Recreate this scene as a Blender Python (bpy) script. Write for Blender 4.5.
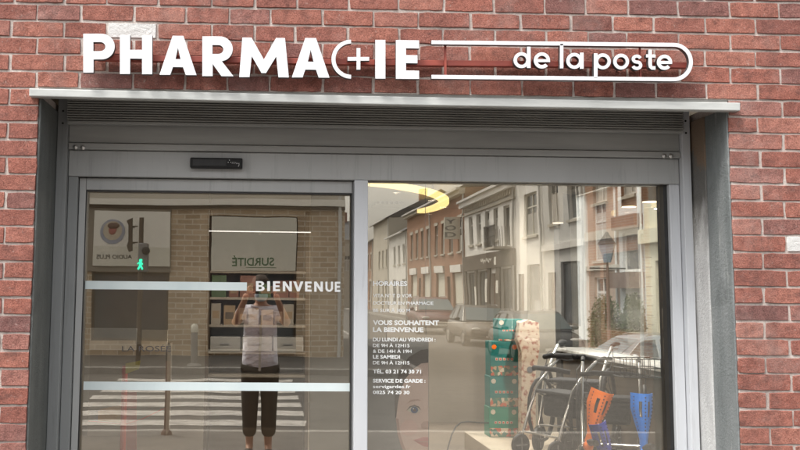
import bpy, bmesh, math, random
from mathutils import Vector, Matrix
random.seed(7)
R = math.radians
for o in list(bpy.data.objects): bpy.data.objects.remove(o)
S = bpy.context.scene; C = S.collection

# ------------------------------------------------------------------ camera
FPX, PX, PY = 995.07, 300.23, 183.35            # focal length and principal point in photo pixels (800 x 450)
YAW, PITCH, ROLL = .0374745, .1074128, .0095381
D, H = 4.286, 1.60                              # distance of the lens from the wall face, its height
fw = Vector((math.sin(YAW)*math.cos(PITCH), math.cos(YAW)*math.cos(PITCH), math.sin(PITCH)))
rt = Vector((math.cos(YAW), -math.sin(YAW), 0)); dn = fw.cross(rt)
r2 = rt*math.cos(ROLL) - dn*math.sin(ROLL); d2 = rt*math.sin(ROLL) + dn*math.cos(ROLL)
cam = bpy.data.objects.new('camera', bpy.data.cameras.new('camera')); C.objects.link(cam)
cam.matrix_world = Matrix(((r2.x, -d2.x, -fw.x, 0), (r2.y, -d2.y, -fw.y, -D), (r2.z, -d2.z, -fw.z, H), (0, 0, 0, 1)))
cam.data.sensor_width = 36; cam.data.lens = 36*FPX/800
cam.data.shift_x = (400-PX)/800; cam.data.shift_y = (PY-225)/800
cam.data.clip_start = .01; cam.data.clip_end = 3000
S.camera = cam
# ------------------------------------------------------------------ sky, sun, exposure (bright overcast day)
SUN_EL, SUN_AZ = 58, 228                        # degrees; azimuth clockwise from +Y
w = bpy.data.worlds.new('World'); S.world = w; w.use_nodes = True
nt = w.node_tree; bg = nt.nodes['Background']
sk = nt.nodes.new('ShaderNodeTexSky'); sk.sky_type = 'NISHITA'; sk.sun_disc = False
sk.sun_elevation = R(SUN_EL); sk.sun_rotation = R(SUN_AZ); sk.dust_density = 4; sk.air_density = 1.5
hs = nt.nodes.new('ShaderNodeHueSaturation'); hs.inputs['Saturation'].default_value = .14
nt.links.new(sk.outputs[0], hs.inputs['Color']); nt.links.new(hs.outputs[0], bg.inputs[0]); bg.inputs[1].default_value = .15
sd = bpy.data.lights.new('sun', 'SUN'); sd.energy = 1.25; sd.angle = R(13); sd.color = (1, .97, .92)
sun = bpy.data.objects.new('sun', sd); C.objects.link(sun)
sv = Vector((math.sin(R(SUN_AZ))*math.cos(R(SUN_EL)), math.cos(R(SUN_AZ))*math.cos(R(SUN_EL)), math.sin(R(SUN_EL))))
sun.rotation_euler = sv.to_track_quat('Z', 'Y').to_euler(); sun.location = sv*60
S.view_settings.view_transform = 'Standard'; S.view_settings.look = 'None'; S.view_settings.gamma = 1
S.view_settings.exposure = 1.18; S.view_settings.use_curve_mapping = False
S.render.engine = 'CYCLES'; S.cycles.max_bounces = 10; S.cycles.transparent_max_bounces = 24
S.cycles.glossy_bounces = 6; S.cycles.caustics_reflective = False; S.cycles.caustics_refractive = False

# ------------------------------------------------------------------ pixel -> place
def ray(px, py):
    v = r2*((px-PX)/FPX) + d2*((py-PY)/FPX) + fw
    return v/v.y
def W(px, py, Y):                # point on the plane y = Y straight through the pixel
    return Vector((0, -D, H)) + ray(px, py)*(Y+D)
YG = .46                         # plane of the glass
def RW(px, py, y):               # real point at plane y (outside, negative) seen mirrored in the glass
    p = W(px, py, 2*YG-y); return Vector((p.x, y, p.z))
RY = lambda Yv: 2*YG + D - Yv    # virtual depth -> real y

# ------------------------------------------------------------------ node materials
def newmat(name):
    m = bpy.data.materials.new(name); m.use_nodes = True
    return m, m.node_tree, m.node_tree.nodes['Principled BSDF']
def N(nt, t, **k):
    n = nt.nodes.new(t)
    for a, b in k.items(): setattr(n, a, b)
    return n
def rgb(c): return (c[0], c[1], c[2], 1)
def ramp(nt, fac, stops):
    r = N(nt, 'ShaderNodeValToRGB'); e = r.color_ramp.elements
    while len(e) < len(stops): e.new(.5)
    for i, (p, c) in enumerate(stops): e[i].position = p; e[i].color = rgb(c)
    nt.links.new(fac, r.inputs[0]); return r.outputs[0]
def noise(nt, scale, detail=4, rough=.6, vec=None, stretch=None):
    g = N(nt, 'ShaderNodeNewGeometry').outputs['Position'] if vec is None else vec
    if stretch:
        mp = N(nt, 'ShaderNodeMapping'); mp.inputs['Scale'].default_value = stretch; nt.links.new(g, mp.inputs[0]); g = mp.outputs[0]
    n = N(nt, 'ShaderNodeTexNoise'); n.inputs['Scale'].default_value = scale; n.inputs['Detail'].default_value = detail
    n.inputs['Roughness'].default_value = rough; nt.links.new(g, n.inputs['Vector']); return n.outputs['Fac']
def mix(nt, fac, a, b, mode='MIX'):
    m = N(nt, 'ShaderNodeMix', data_type='RGBA', blend_type=mode)
    for s, v in ((0, fac), (6, a), (7, b)):
        if isinstance(v, (int, float)): m.inputs[s].default_value = v
        elif isinstance(v, tuple): m.inputs[s].default_value = rgb(v)
        else: nt.links.new(v, m.inputs[s])
    return m.outputs[2]
def bump(nt, b, h, dist, strength=1):
    n = N(nt, 'ShaderNodeBump'); n.inputs['Distance'].default_value = dist; n.inputs['Strength'].default_value = strength
    nt.links.new(h, n.inputs['Height']); nt.links.new(n.outputs[0], b.inputs['Normal'])
def proc(name, c1, c2=None, scale=6, rough=.6, bmp=.0, metal=0, spec=.5, stretch=None, lo=.35, hi=.65, emit=0):
    m, nt, b = newmat(name)
    c2 = c2 or tuple(x*.8 for x in c1)
    f = noise(nt, scale, stretch=stretch)
    nt.links.new(ramp(nt, f, ((lo, c1), (hi, c2))), b.inputs['Base Color'])
    b.inputs['Roughness'].default_value = rough; b.inputs['Metallic'].default_value = metal
    b.inputs['Specular IOR Level'].default_value = spec
    if bmp: bump(nt, b, noise(nt, scale*12, 3), bmp)
    if emit: b.inputs['Emission Color'].default_value = rgb(c1); b.inputs['Emission Strength'].default_value = emit
    return m

def brick_mat(name, island=False):
    m, nt, b = newmat(name)
    rnd = N(nt, 'ShaderNodeNewGeometry').outputs['Random Per Island'] if island else N(nt, 'ShaderNodeObjectInfo').outputs['Random']
    base = ramp(nt, rnd, ((0, (.22, .092, .076)), (.12, (.33, .128, .096)), (.3, (.275, .110, .086)), (.45, (.36, .148, .110)), (.6, (.295, .118, .092)), (.72, (.385, .165, .124)), (.86, (.315, .145, .120)), (1, (.20, .096, .086))))
    mott = noise(nt, 26, 5, .7)
    c = mix(nt, .75, base, ramp(nt, mott, ((.25, (.42, .40, .42)), (.5, (1, 1, 1)), (.78, (1.4, 1.42, 1.4)))), 'MULTIPLY')
    grain = noise(nt, 170, 4, .8)
    c = mix(nt, .85, c, ramp(nt, grain, ((.34, (.42, .38, .38)), (.5, (.98, .98, .98)), (.66, (1.45, 1.5, 1.5)))), 'MULTIPLY')
    soot = ramp(nt, noise(nt, 7, 6, .72, stretch=(1, 1, 2.2)), ((.53, (0, 0, 0)), (.74, (1, 1, 1))))
    c = mix(nt, mix(nt, .7, (0, 0, 0), soot), c, (.095, .058, .054))
    lime = ramp(nt, noise(nt, 55, 5, .8), ((.61, (0, 0, 0)), (.70, (1, 1, 1))))
    c = mix(nt, mix(nt, .6, (0, 0, 0), lime), c, (.50, .42, .38))
    run = ramp(nt, noise(nt, 6, 6, .7, stretch=(1, 1, .07)), ((.5, (0, 0, 0)), (.72, (1, 1, 1))))
    c = mix(nt, mix(nt, .4, (0, 0, 0), run), c, (.12, .075, .068))
    wash = ramp(nt, noise(nt, 2.6, 6, .72), ((.52, (0, 0, 0)), (.75, (1, 1, 1))))
    c = mix(nt, mix(nt, .30, (0, 0, 0), wash), c, (.52, .42, .38))
    nt.links.new(c, b.inputs['Base Color']); b.inputs['Roughness'].default_value = .92; b.inputs['Specular IOR Level'].default_value = .2
    h = N(nt, 'ShaderNodeMath', operation='ADD'); nt.links.new(noise(nt, 120, 5, .7), h.inputs[0]); nt.links.new(grain, h.inputs[1])
    bump(nt, b, h.outputs[0], .004, .9)
    return m
def mortar_mat():
    m, nt, b = newmat('mortar')
    c = ramp(nt, noise(nt, 3.5, 5), ((.35, (.50, .43, .39)), (.65, (.64, .575, .53))))
    c = mix(nt, .7, c, ramp(nt, noise(nt, 90, 4, .75), ((.3, (.6, .57, .55)), (.6, (1.1, 1.1, 1.1)))), 'MULTIPLY')
    d = ramp(nt, noise(nt, 11, 6, .7), ((.58, (0, 0, 0)), (.72, (1, 1, 1))))
    c = mix(nt, mix(nt, .6, (0, 0, 0), d), c, (.16, .12, .11))
    run = ramp(nt, noise(nt, 6, 6, .7, stretch=(1, 1, .07)), ((.5, (0, 0, 0)), (.72, (1, 1, 1))))
    c = mix(nt, mix(nt, .4, (0, 0, 0), run), c, (.22, .18, .165))
    nt.links.new(c, b.inputs['Base Color']); b.inputs['Roughness'].default_value = .95
    bump(nt, b, noise(nt, 200, 4, .7), .004); return m
def stone_mat(name, dark, light, pale, amount, stain_shade=()):
    m, nt, b = newmat(name)
    c = ramp(nt, noise(nt, 9, 6, .65, stretch=(1, 1, .22)), ((.35, dark), (.65, light)))
    streak = ramp(nt, noise(nt, 22, 6, .75, stretch=(1, 1, .1)), ((.62-amount, (0, 0, 0)), (.78-amount, (1, 1, 1))))
    c = mix(nt, mix(nt, .75, (0, 0, 0), streak), c, pale)
    if stain_shade:
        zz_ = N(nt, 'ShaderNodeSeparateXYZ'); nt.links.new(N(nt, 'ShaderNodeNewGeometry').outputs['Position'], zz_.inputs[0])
        for z0, z1, col, sc in stain_shade:
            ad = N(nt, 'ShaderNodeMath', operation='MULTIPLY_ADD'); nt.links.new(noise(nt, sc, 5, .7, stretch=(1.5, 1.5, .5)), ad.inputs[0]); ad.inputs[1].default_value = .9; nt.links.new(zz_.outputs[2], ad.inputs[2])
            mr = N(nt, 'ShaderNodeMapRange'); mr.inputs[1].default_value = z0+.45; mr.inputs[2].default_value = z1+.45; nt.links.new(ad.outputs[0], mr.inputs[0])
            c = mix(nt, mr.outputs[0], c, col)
    dirt = ramp(nt, noise(nt, 5, 5, .7), ((.57, (0, 0, 0)), (.72, (1, 1, 1))))
    c = mix(nt, mix(nt, .5, (0, 0, 0), dirt), c, tuple(x*.5 for x in dark))
    nt.links.new(c, b.inputs['Base Color']); b.inputs['Roughness'].default_value = .7
    bump(nt, b, noise(nt, 70, 5, .7), .006); return m
def alu_mat(name, c):
    m, nt, b = newmat(name)
    k = ramp(nt, noise(nt, 2.2, 4, stretch=(1, 1, .25)), ((.35, c), (.65, tuple(x*.88 for x in c))))
    st = ramp(nt, noise(nt, 34, 6, .75, stretch=(1, 1, .06)), ((.54, (0, 0, 0)), (.74, (1, 1, 1))))
    k = mix(nt, mix(nt, .45, (0, 0, 0), st), k, tuple(x*.45 for x in c))
    sc = ramp(nt, noise(nt, 150, 5, .8, stretch=(1, 1, .3)), ((.66, (0, 0, 0)), (.72, (1, 1, 1))))
    k = mix(nt, mix(nt, .35, (0, 0, 0), sc), k, tuple(min(.8, x*1.5) for x in c))
    nt.links.new(k, b.inputs['Base Color'])
    nt.links.new(ramp(nt, noise(nt, 14, 5), ((.3, (.32,)*3), (.7, (.55,)*3))), b.inputs['Roughness'])
    bump(nt, b, noise(nt, 3, 3), .0025); return m
def glass_mat(name, refl, tint, trans, wave=.0):
    m, nt, b = newmat(name); nt.nodes.remove(b)
    g = N(nt, 'ShaderNodeBsdfGlossy'); g.inputs['Color'].default_value = rgb(tint); g.inputs['Roughness'].default_value = .0
    t = N(nt, 'ShaderNodeBsdfTransparent'); t.inputs['Color'].default_value = rgb(trans)
    ge = N(nt, 'ShaderNodeNewGeometry'); dp = N(nt, 'ShaderNodeVectorMath', operation='DOT_PRODUCT'); nt.links.new(ge.outputs['Normal'], dp.inputs[0]); nt.links.new(ge.outputs['Incoming'], dp.inputs[1])
    def mth(op, a, b=None, c=None):
        n = N(nt, 'ShaderNodeMath', operation=op)
        for i, v in enumerate((a, b, c)):
            if v is None: continue
            if isinstance(v, (int, float)): n.inputs[i].default_value = v
            else: nt.links.new(v, n.inputs[i])
        return n.outputs[0]
    fz_ = mth('MULTIPLY_ADD', mth('POWER', mth('SUBTRACT', 1.0, mth('ABSOLUTE', dp.outputs['Value'])), 5.0), 1-refl, refl)
    x = N(nt, 'ShaderNodeMixShader'); nt.links.new(fz_, x.inputs[0]); nt.links.new(t.outputs[0], x.inputs[1]); nt.links.new(g.outputs[0], x.inputs[2])
    if wave:
        bn = N(nt, 'ShaderNodeBump'); bn.inputs['Distance'].default_value = wave; nt.links.new(noise(nt, 1.6, 2, .5), bn.inputs['Height'])
        nt.links.new(bn.outputs[0], g.inputs['Normal'])
    nt.links.new(x.outputs[0], nt.nodes['Material Output'].inputs[0]); return m
def brickwall_mat(name, c1, c2, mo, sx=1.0):      # for far walls whose bricks cannot be told apart
    m, nt, b = newmat(name)
    g = N(nt, 'ShaderNodeNewGeometry').outputs['Position']
    sp = N(nt, 'ShaderNodeSeparateXYZ'); nt.links.new(g, sp.inputs[0])
    ad = N(nt, 'ShaderNodeMath', operation='ADD'); nt.links.new(sp.outputs[0], ad.inputs[0]); nt.links.new(sp.outputs[1], ad.inputs[1])
    cb = N(nt, 'ShaderNodeCombineXYZ'); nt.links.new(ad.outputs[0], cb.inputs[0]); nt.links.new(sp.outputs[2], cb.inputs[1])
    t = N(nt, 'ShaderNodeTexBrick'); nt.links.new(cb.outputs[0], t.inputs['Vector'])
    t.inputs['Scale'].default_value = 1/sx; t.inputs['Brick Width'].default_value = .23; t.inputs['Row Height'].default_value = .075
    t.inputs['Mortar Size'].default_value = .008; t.inputs['Bias'].default_value = 0
    t.inputs['Color1'].default_value = rgb(c1); t.inputs['Color2'].default_value = rgb(c2); t.inputs['Mortar'].default_value = rgb(mo)
    c = mix(nt, .6, t.outputs[0], ramp(nt, noise(nt, 1.7, 5), ((.3, (.7, .7, .7)), (.7, (1.15, 1.15, 1.15)))), 'MULTIPLY')
    nt.links.new(c, b.inputs['Base Color']); b.inputs['Roughness'].default_value = .9; return m

M = {}
M['brick'] = brick_mat('brick_clay'); M['bricks'] = brick_mat('brick_clay_mass', True); M['mortar'] = mortar_mat()
M['pale'] = stone_mat('pale_stone', (.60, .59, .57), (.64, .63, .61), (.68, .67, .65), .0)
M['letter'] = proc('white_letter', (.80, .80, .815), (.74, .74, .755), 5, .4)
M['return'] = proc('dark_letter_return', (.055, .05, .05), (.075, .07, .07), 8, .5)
M['redpaint'] = proc('red_rail_paint', (.34, .07, .045), (.27, .055, .04), 14, .5)
M['lintel'] = proc('lintel_paint', (.54, .55, .53), (.41, .42, .405), 9, .55, stretch=(.5, 1, 3))
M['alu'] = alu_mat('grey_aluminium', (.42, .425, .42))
M['aluL'] = alu_mat('shaded_aluminium', (.27, .28, .28))  # same paint as alu; shade of the left reveal put into the colour
M['alu2'] = alu_mat('lit_aluminium', (.58, .595, .62))  # same paint as alu; stronger light on mullion and right side painted in
M['shut'] = proc('shutter_slat_paint', (.33, .325, .30), (.24, .235, .22), 12, .5, .001, stretch=(.4, 1, 4))
M['shutbar'] = proc('shutter_bar_paint', (.38, .38, .365), (.30, .30, .29), 5, .5, stretch=(.3, 1, 3))
M['gasket'] = proc('black_gasket', (.012, .012, .012), (.02, .02, .02), 20, .5)
M['black'] = proc('black_plastic', (.012, .012, .013), (.018, .018, .018), 30, .5, spec=.25)
M['steel'] = proc('bolt_steel', (.62, .6, .57), (.45, .44, .42), 60, .3, metal=.9)
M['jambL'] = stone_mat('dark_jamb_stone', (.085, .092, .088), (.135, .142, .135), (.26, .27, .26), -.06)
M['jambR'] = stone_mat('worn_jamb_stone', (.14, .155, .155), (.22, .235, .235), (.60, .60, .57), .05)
M['jambI'] = stone_mat('pale_worn_jamb', (.40, .40, .40), (.58, .58, .57), (.62, .61, .60), .03, ((1.75, 2.05, (.14, .135, .125), 6), (2.2, 2.26, (.20, .14, .095), 9)))  # dark top mixes real grime with painted lintel shade; brown patch is bare plaster
M['glass'] = glass_mat('coated_glass', .215, (1, .94, .84), (.965, .965, .95), .0005)
M['clear'] = glass_mat('clear_glass', .05, (1, 1, 1), (.98, .99, .98))
M['vinyl'] = proc('white_vinyl', (.88, .89, .88), (.85, .86, .85), 8, .5)
M['frost'] = proc('frosted_vinyl', (.72, .80, .80), (.62, .71, .72), 4, .3, stretch=(1, 1, .3))
M['vinyld'] = proc('dark_vinyl', (.06, .05, .05), (.08, .07, .06), 8, .5)

# ------------------------------------------------------------------ mesh helpers
class MB:
    def __init__(s): s.v = []; s.f = []
    def poly(s, pts):
        i = len(s.v); s.v += [Vector(p) for p in pts]; s.f.append(tuple(range(i, i+len(pts)))); return s
    def box(s, x0, x1, y0, y1, z0, z1):
        i = len(s.v)
        s.v += [Vector(p) for p in ((x0,y0,z0),(x1,y0,z0),(x1,y1,z0),(x0,y1,z0),(x0,y0,z1),(x1,y0,z1),(x1,y1,z1),(x0,y1,z1))]
        s.f += [tuple(i+k for k in q) for q in ((0,3,2,1),(4,5,6,7),(0,1,5,4),(1,2,6,5),(2,3,7,6),(3,0,4,7))]; return s
    def prism(s, pts, off):            # polygon of 3D points extruded by a vector
        i = len(s.v); n = len(pts); off = Vector(off)
        s.v += [Vector(p) for p in pts] + [Vector(p)+off for p in pts]
        s.f += [tuple(range(i, i+n)), tuple(range(i+2*n-1, i+n-1, -1))]
        s.f += [(i+k, i+(k+1) % n, i+n+(k+1) % n, i+n+k) for k in range(n)]; return s
    def tube(s, path, r, seg=8, closed=False, caps=True):
        path = [Vector(p) for p in path]; n = len(path); rs = r if isinstance(r, (list, tuple)) else [r]*n
        base = len(s.v); up = None
        for k in range(n):
            t = (path[(k+1) % n]-path[k-1]) if closed else (path[min(k+1, n-1)]-path[max(k-1, 0)])
            t.normalize()
            if up is None: up = Vector((0, 0, 1)) if abs(t.z) < .9 else Vector((1, 0, 0))
            a = (up - t*up.dot(t)).normalized(); b = t.cross(a); up = a
            for j in range(seg):
                an = 2*math.pi*j/seg; s.v.append(path[k] + (a*math.cos(an)+b*math.sin(an))*rs[k])
        for k in range(n if closed else n-1):
            for j in range(seg):
                p = base+k*seg; q = base+((k+1) % n)*seg; s.f.append((p+j, p+(j+1) % seg, q+(j+1) % seg, q+j))
        if caps and not closed:
            s.f.append(tuple(base+j for j in range(seg-1, -1, -1))); s.f.append(tuple(base+(n-1)*seg+j for j in range(seg)))
        return s
    def lathe(s, prof, c, axis='Z', seg=20):   # prof: (radius, height along axis)
        c = Vector(c); base = len(s.v); n = len(prof)
        for r, h in prof:
            for j in range(seg):
                a = 2*math.pi*j/seg; ca, sa = r*math.cos(a), r*math.sin(a)
                s.v.append(c + Vector({'Z': (ca, sa, h), 'Y': (ca, h, sa), 'X': (h, ca, sa)}[axis]))
        for k in range(n-1):
            for j in range(seg): s.f.append((base+k*seg+j, base+k*seg+(j+1) % seg, base+(k+1)*seg+(j+1) % seg, base+(k+1)*seg+j))
        s.f.append(tuple(base+j for j in range(seg-1, -1, -1))); s.f.append(tuple(base+(n-1)*seg+j for j in range(seg)))
        return s
    def blob(s, c, rx, ry, rz, seg=14, rings=9, jit=0):
        base = len(s.v); c = Vector(c)
        for k in range(1, rings):
            t = math.pi*k/rings
            for j in range(seg):
                a = 2*math.pi*j/seg; q = 1+random.uniform(-jit, jit)
                s.v.append(c+Vector((rx*q*math.sin(t)*math.cos(a), ry*q*math.sin(t)*math.sin(a), rz*q*math.cos(t))))
        for k in range(rings-2):
            for j in range(seg): s.f.append((base+k*seg+j, base+(k+1)*seg+j, base+(k+1)*seg+(j+1) % seg, base+k*seg+(j+1) % seg))
        s.f.append(tuple(base+j for j in range(seg))); s.f.append(tuple(base+(rings-2)*seg+j for j in range(seg-1, -1, -1)))
        return s
    def mesh(s, name, org=(0, 0, 0)):
        me = bpy.data.meshes.new(name); o = Vector(org); me.from_pydata([tuple(p-o) for p in s.v], [], s.f)
        bm = bmesh.new(); bm.from_mesh(me); bmesh.ops.recalc_face_normals(bm, faces=bm.faces); bm.to_mesh(me); bm.free()
        return me
ORG = {}
def prop(o, label=None, cat=None, group=None, kind=None):
    for k, v in (('label', label), ('category', cat), ('group', group), ('kind', kind)):
        if v: o[k] = v
    return o
def root(name, loc, label, cat, group=None, rotz=0, kind=None):
    e = bpy.data.objects.new(name, None); C.objects.link(e); e.location = loc; e.rotation_euler.z = rotz; e.empty_display_size = .1
    ORG[e.name] = Vector((0, 0, 0)) if rotz else Vector(loc)
    return prop(e, label, cat, group, kind)
def local(e): ORG[e.name] = Vector((0, 0, 0)); return e       # the parts are given in the thing's own coordinates
def obj(name, mb, mat, parent=None, smooth=False, bev=0, kind=None, org=None, label=None, cat=None, group=None, sub=0):
    if parent is not None: org = ORG[parent.name]
    o = bpy.data.objects.new(name, mb.mesh(name, org or (0, 0, 0)) if isinstance(mb, MB) else mb); C.objects.link(o)
    o.data.materials.clear(); o.data.materials.append(M[mat] if isinstance(mat, str) else mat)
    if parent is not None: o.parent = parent; ORG[o.name] = org
    else: o.location = org or (0, 0, 0); ORG[o.name] = Vector(org or (0, 0, 0))
    if smooth:
        for p in o.data.polygons: p.use_smooth = True
        if not sub:
            md = o.modifiers.new('smooth', 'EDGE_SPLIT'); md.split_angle = R(40)
    if sub: md = o.modifiers.new('sub', 'SUBSURF'); md.levels = sub; md.render_levels = sub
    if bev: md = o.modifiers.new('bevel', 'BEVEL'); md.width = bev; md.segments = 2; md.limit_method = 'ANGLE'
    return prop(o, label, cat, group, kind)
def curve_mesh(loops, half, bevel=0):
    """closed 2D loops (x, z) with holes -> mesh centred on y = 0, thickness 2*half along y"""
    cu = bpy.data.curves.new('tmp', 'CURVE'); cu.dimensions = '2D'; cu.fill_mode = 'BOTH'; cu.extrude = half-bevel; cu.bevel_depth = bevel; cu.bevel_resolution = 1
    for lp in loops:
        sp = cu.splines.new('POLY'); sp.points.add(len(lp)-1); sp.use_cyclic_u = True
        for i, (x, z) in enumerate(lp): sp.points[i].co = (x, z, 0, 1)
    o = bpy.data.objects.new('tmp', cu); C.objects.link(o)
    me = bpy.data.meshes.new_from_object(o.evaluated_get(bpy.context.evaluated_depsgraph_get()))
    bpy.data.objects.remove(o); bpy.data.curves.remove(cu)
    for v in me.vertices: x, y, z = v.co; v.co = (x, -z, y)
    return me
def to_mb(me, off=(0, 0, 0), mb=None):
    mb = mb or MB(); i = len(mb.v); off = Vector(off)
    mb.v += [v.co+off for v in me.vertices]; mb.f += [tuple(i+k for k in p.vertices) for p in me.polygons]; return mb
def text_mb(s, p0, p1, cap, place, mb=None, bold=.0):
    """flat letters; baseline runs from pixel p0 to pixel p1, cap height in pixels, place(px, py) -> 3D"""
    cu = bpy.data.curves.new('tmp', 'FONT'); cu.body = s; cu.resolution_u = 3; cu.offset = bold
    o = bpy.data.objects.new('tmp', cu); C.objects.link(o)
    me = bpy.data.meshes.new_from_object(o.evaluated_get(bpy.context.evaluated_depsgraph_get()))
    bpy.data.objects.remove(o); bpy.data.curves.remove(cu)
    xs = [v.co.x for v in me.vertices]; x0, x1 = min(xs), max(xs)
    mb = mb or MB(); i = len(mb.v)
    for v in me.vertices:
        t = (v.co.x-x0)/(x1-x0); mb.v.append(place(p0[0]+(p1[0]-p0[0])*t, p0[1]+(p1[1]-p0[1])*t - v.co.y/.72*cap))
    mb.f += [tuple(i+k for k in p.vertices) for p in me.polygons]; return mb

# ================================================================== THE GROUND
M['asphalt'] = proc('asphalt', (.075, .071, .067), (.105, .10, .094), 3, .85, .003)
M['pave'] = proc('paving', (.155, .145, .135), (.12, .112, .104), 2.5, .85, .002)
M['paint'] = proc('road_paint', (.50, .485, .46), (.26, .25, .24), 5, .8, lo=.4, hi=.72)
M['kerb'] = proc('kerb_granite', (.34, .33, .31), (.26, .25, .24), 8, .8, .002)
FY = -19.4                                   # facade line across the road
KN, KF = -6.5, -15.6                         # kerbs of the main road
obj('ground', MB().box(-400, 400, -400, 400, -3.6, -3.2), 'asphalt', kind='structure')
road = obj('road', MB().box(-120, 120, KF, KN, -.3, -.13), 'asphalt', kind='structure')
obj('side_street', MB().box(3.4, 8.3, -150, KF-.0, -.3, -.134), 'asphalt', kind='structure')
pv = obj('pavement', MB().box(-120, 4.6, KN+.15, 14, -.3, 0).box(4.6, 120, KN+.15, -.6, -.3, -.002), 'pave', kind='structure')
obj('far_pavement', MB().box(-120, 3.25, -40, KF-.15, -.3, -.003), 'pave', kind='structure')
obj('house_pavement', MB().box(8.45, 120, -150, KF-.15, -.3, -.003), 'pave', kind='structure')
SG = lambda y: -.25-.0325*min(y, 60)
obj('corner_street', MB().prism([(4.75, -.6, -.25), (4.75, 60, SG(60)), (4.75, 160, SG(60)), (4.75, 160, -3), (4.75, -.6, -3)], (6.25, 0, 0)), 'asphalt', kind='structure')
obj('corner_pavement', MB().prism([(11.001, -.6, -.12), (11.001, 60, SG(60)+.13), (11.001, 160, SG(60)+.13), (11.001, 160, -3), (11.001, -.6, -3)], (49, 0, 0)), 'pave', kind='structure')
for x0, x1, y0, y1 in ((-120, 120, KN, KN+.15), (-120, 3.25, KF-.15, KF), (8.45, 120, KF-.15, KF), (3.25, 3.4, -150, KF-.15), (8.3, 8.45, -150, KF-.15), (4.6, 4.75, -.6, 14)):
    obj('kerb', MB().box(x0, x1, y0, y1, -.28, .004), 'kerb', kind='structure', bev=.02)
for k in range(8):                            # zebra crossing over the main road
    y = KN-.55-k*1.02
    p = [(-2.7+random.uniform(-.04, .04), y-.27), (.62, y-.27), (.62+random.uniform(-.05, .05), y+.27), (-2.7, y+.27)]
    obj('crossing_stripe', MB().prism([(a, b, -.1295) for a, b in p], (0, 0, .004)), 'paint', road)

# ================================================================== BRICK WALL
zc = lambda k: H + D*(.28844-.0174995*k)      # bottom line of course k
XL, XR = W(31.2, 290, 0).x, W(735.3, 290, 0).x
ZLT, ZLB = W(385, 95.5, 0).z, W(385, 105.0, 0).z
CORNER = 3.3
wall = root('brick_wall', (0, 0, 0), 'red brick shop wall with pale mortar joints around the glazed entrance', 'wall')
BT = .007                                     # bricks stand this far proud of the mortar bed
jt = {0: [15, 65, 107, 159, 212, 255, 297, 349, 399, 444, 494, 544.5, 585.5, 628, 678, 729.5, 778.5],
 1: [36.7, 81, 134, 186, 229, 270.5, 322.7, 373, 418.5, 470.5, 520.5, 571, 613, 653.8, 705, 755.5],
 2: [11, 64, 107, 157, 212, 254.5, 295, 348, 399, 443, 495, 546, 588, 626.7, 678.5, 730, 780],
 3: [36.7, 81.8, 133.5, 186, 229, 271, 322, 374, 419, 470, 521, 571, 613, 654, 705, 755.6],
 4: [10, 64.4, 107, 158, 210, 254, 296, 348, 399, 443, 495, 546, 588, 628, 680, 730.7, 780.4],
 5: [36.7, 79.3, 132.7, 185, 227.3, 269.5, 322.7, 373, 417.8, 470, 522, 573.3, 614.4, 656, 706.7, 757.8]}
rj = [782, 757, 783, 759.5, 784.5, 761, 784, 762, 786, 762.7, 786.7, 763.5, 788.8, 764.8, 790, 766, 791.5, 767.5, 792.8, 770, 794]
lj = {6: 10, 8: 8, 10: 6.7, 12: 5.3, 14: 4.8, 16: 3.5, 18: 2.7, 20: 1.3, 22: 0, 24: -1}
variants = {}
def brick_mesh(kind, L, h):
    """one brick: lumpy front face, worn arrises, sides into the mortar; local origin at its centre"""
    nx = 6 if kind == 'full' else 3; nz = 2; me = MB(); g = {}
    for i in range(nx+1):
        for j in range(nz+1):
            x = -L/2+L*i/nx; z = -h/2+h*j/nz
            ex, ez = i in (0, nx), j in (0, nz)
            jx = random.uniform(-.0016, .0016) if ex else random.uniform(-.004, .004); jz = random.uniform(-.0013, .0013) if ez else random.uniform(-.004, .004)
            inx = .0018 if i == 0 else -.0018 if i == nx else 0; inz = .0018 if j == 0 else -.0018 if j == nz else 0
            if ex and ez: jx += inx*.7*random.random()*1.6; jz += inz*.7*random.random()*1.6
            g[i, j] = len(me.v); me.v.append(Vector((x+inx+jx, -BT+random.uniform(0, .0022), z+inz+jz)))
            if ex or ez:
                g[i, j, 's'] = len(me.v); me.v.append(Vector((x+jx*1.2, -BT+.0042, z+jz*1.2)))
                g[i, j, 'b'] = len(me.v); me.v.append(Vector((x+jx, .012, z+jz)))
    for i in range(nx):
        for j in range(nz): me.f.append((g[i, j], g[i+1, j], g[i+1, j+1], g[i, j+1]))
    rim = [(i, 0) for i in range(nx)] + [(nx, j) for j in range(nz)] + [(i, nz) for i in range(nx, 0, -1)] + [(0, j) for j in range(nz, 0, -1)]
    for a, b in zip(rim, rim[1:]+rim[:1]):
        me.f.append((g[a], g[a+('s',)], g[b+('s',)], g[b])); me.f.append((g[a+('s',)], g[a+('b',)], g[b+('b',)], g[b+('s',)]))
    return me
for kind, L in (('full', .217), ('half', .105)):
    variants[kind] = []
    for q in range(9):
        mb_ = brick_mesh(kind, L, .0655); me = mb_.mesh('brick'); me.materials.append(M['brick']); variants[kind].append((mb_, me, L))
mass = MB(); JW = .0095
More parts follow.
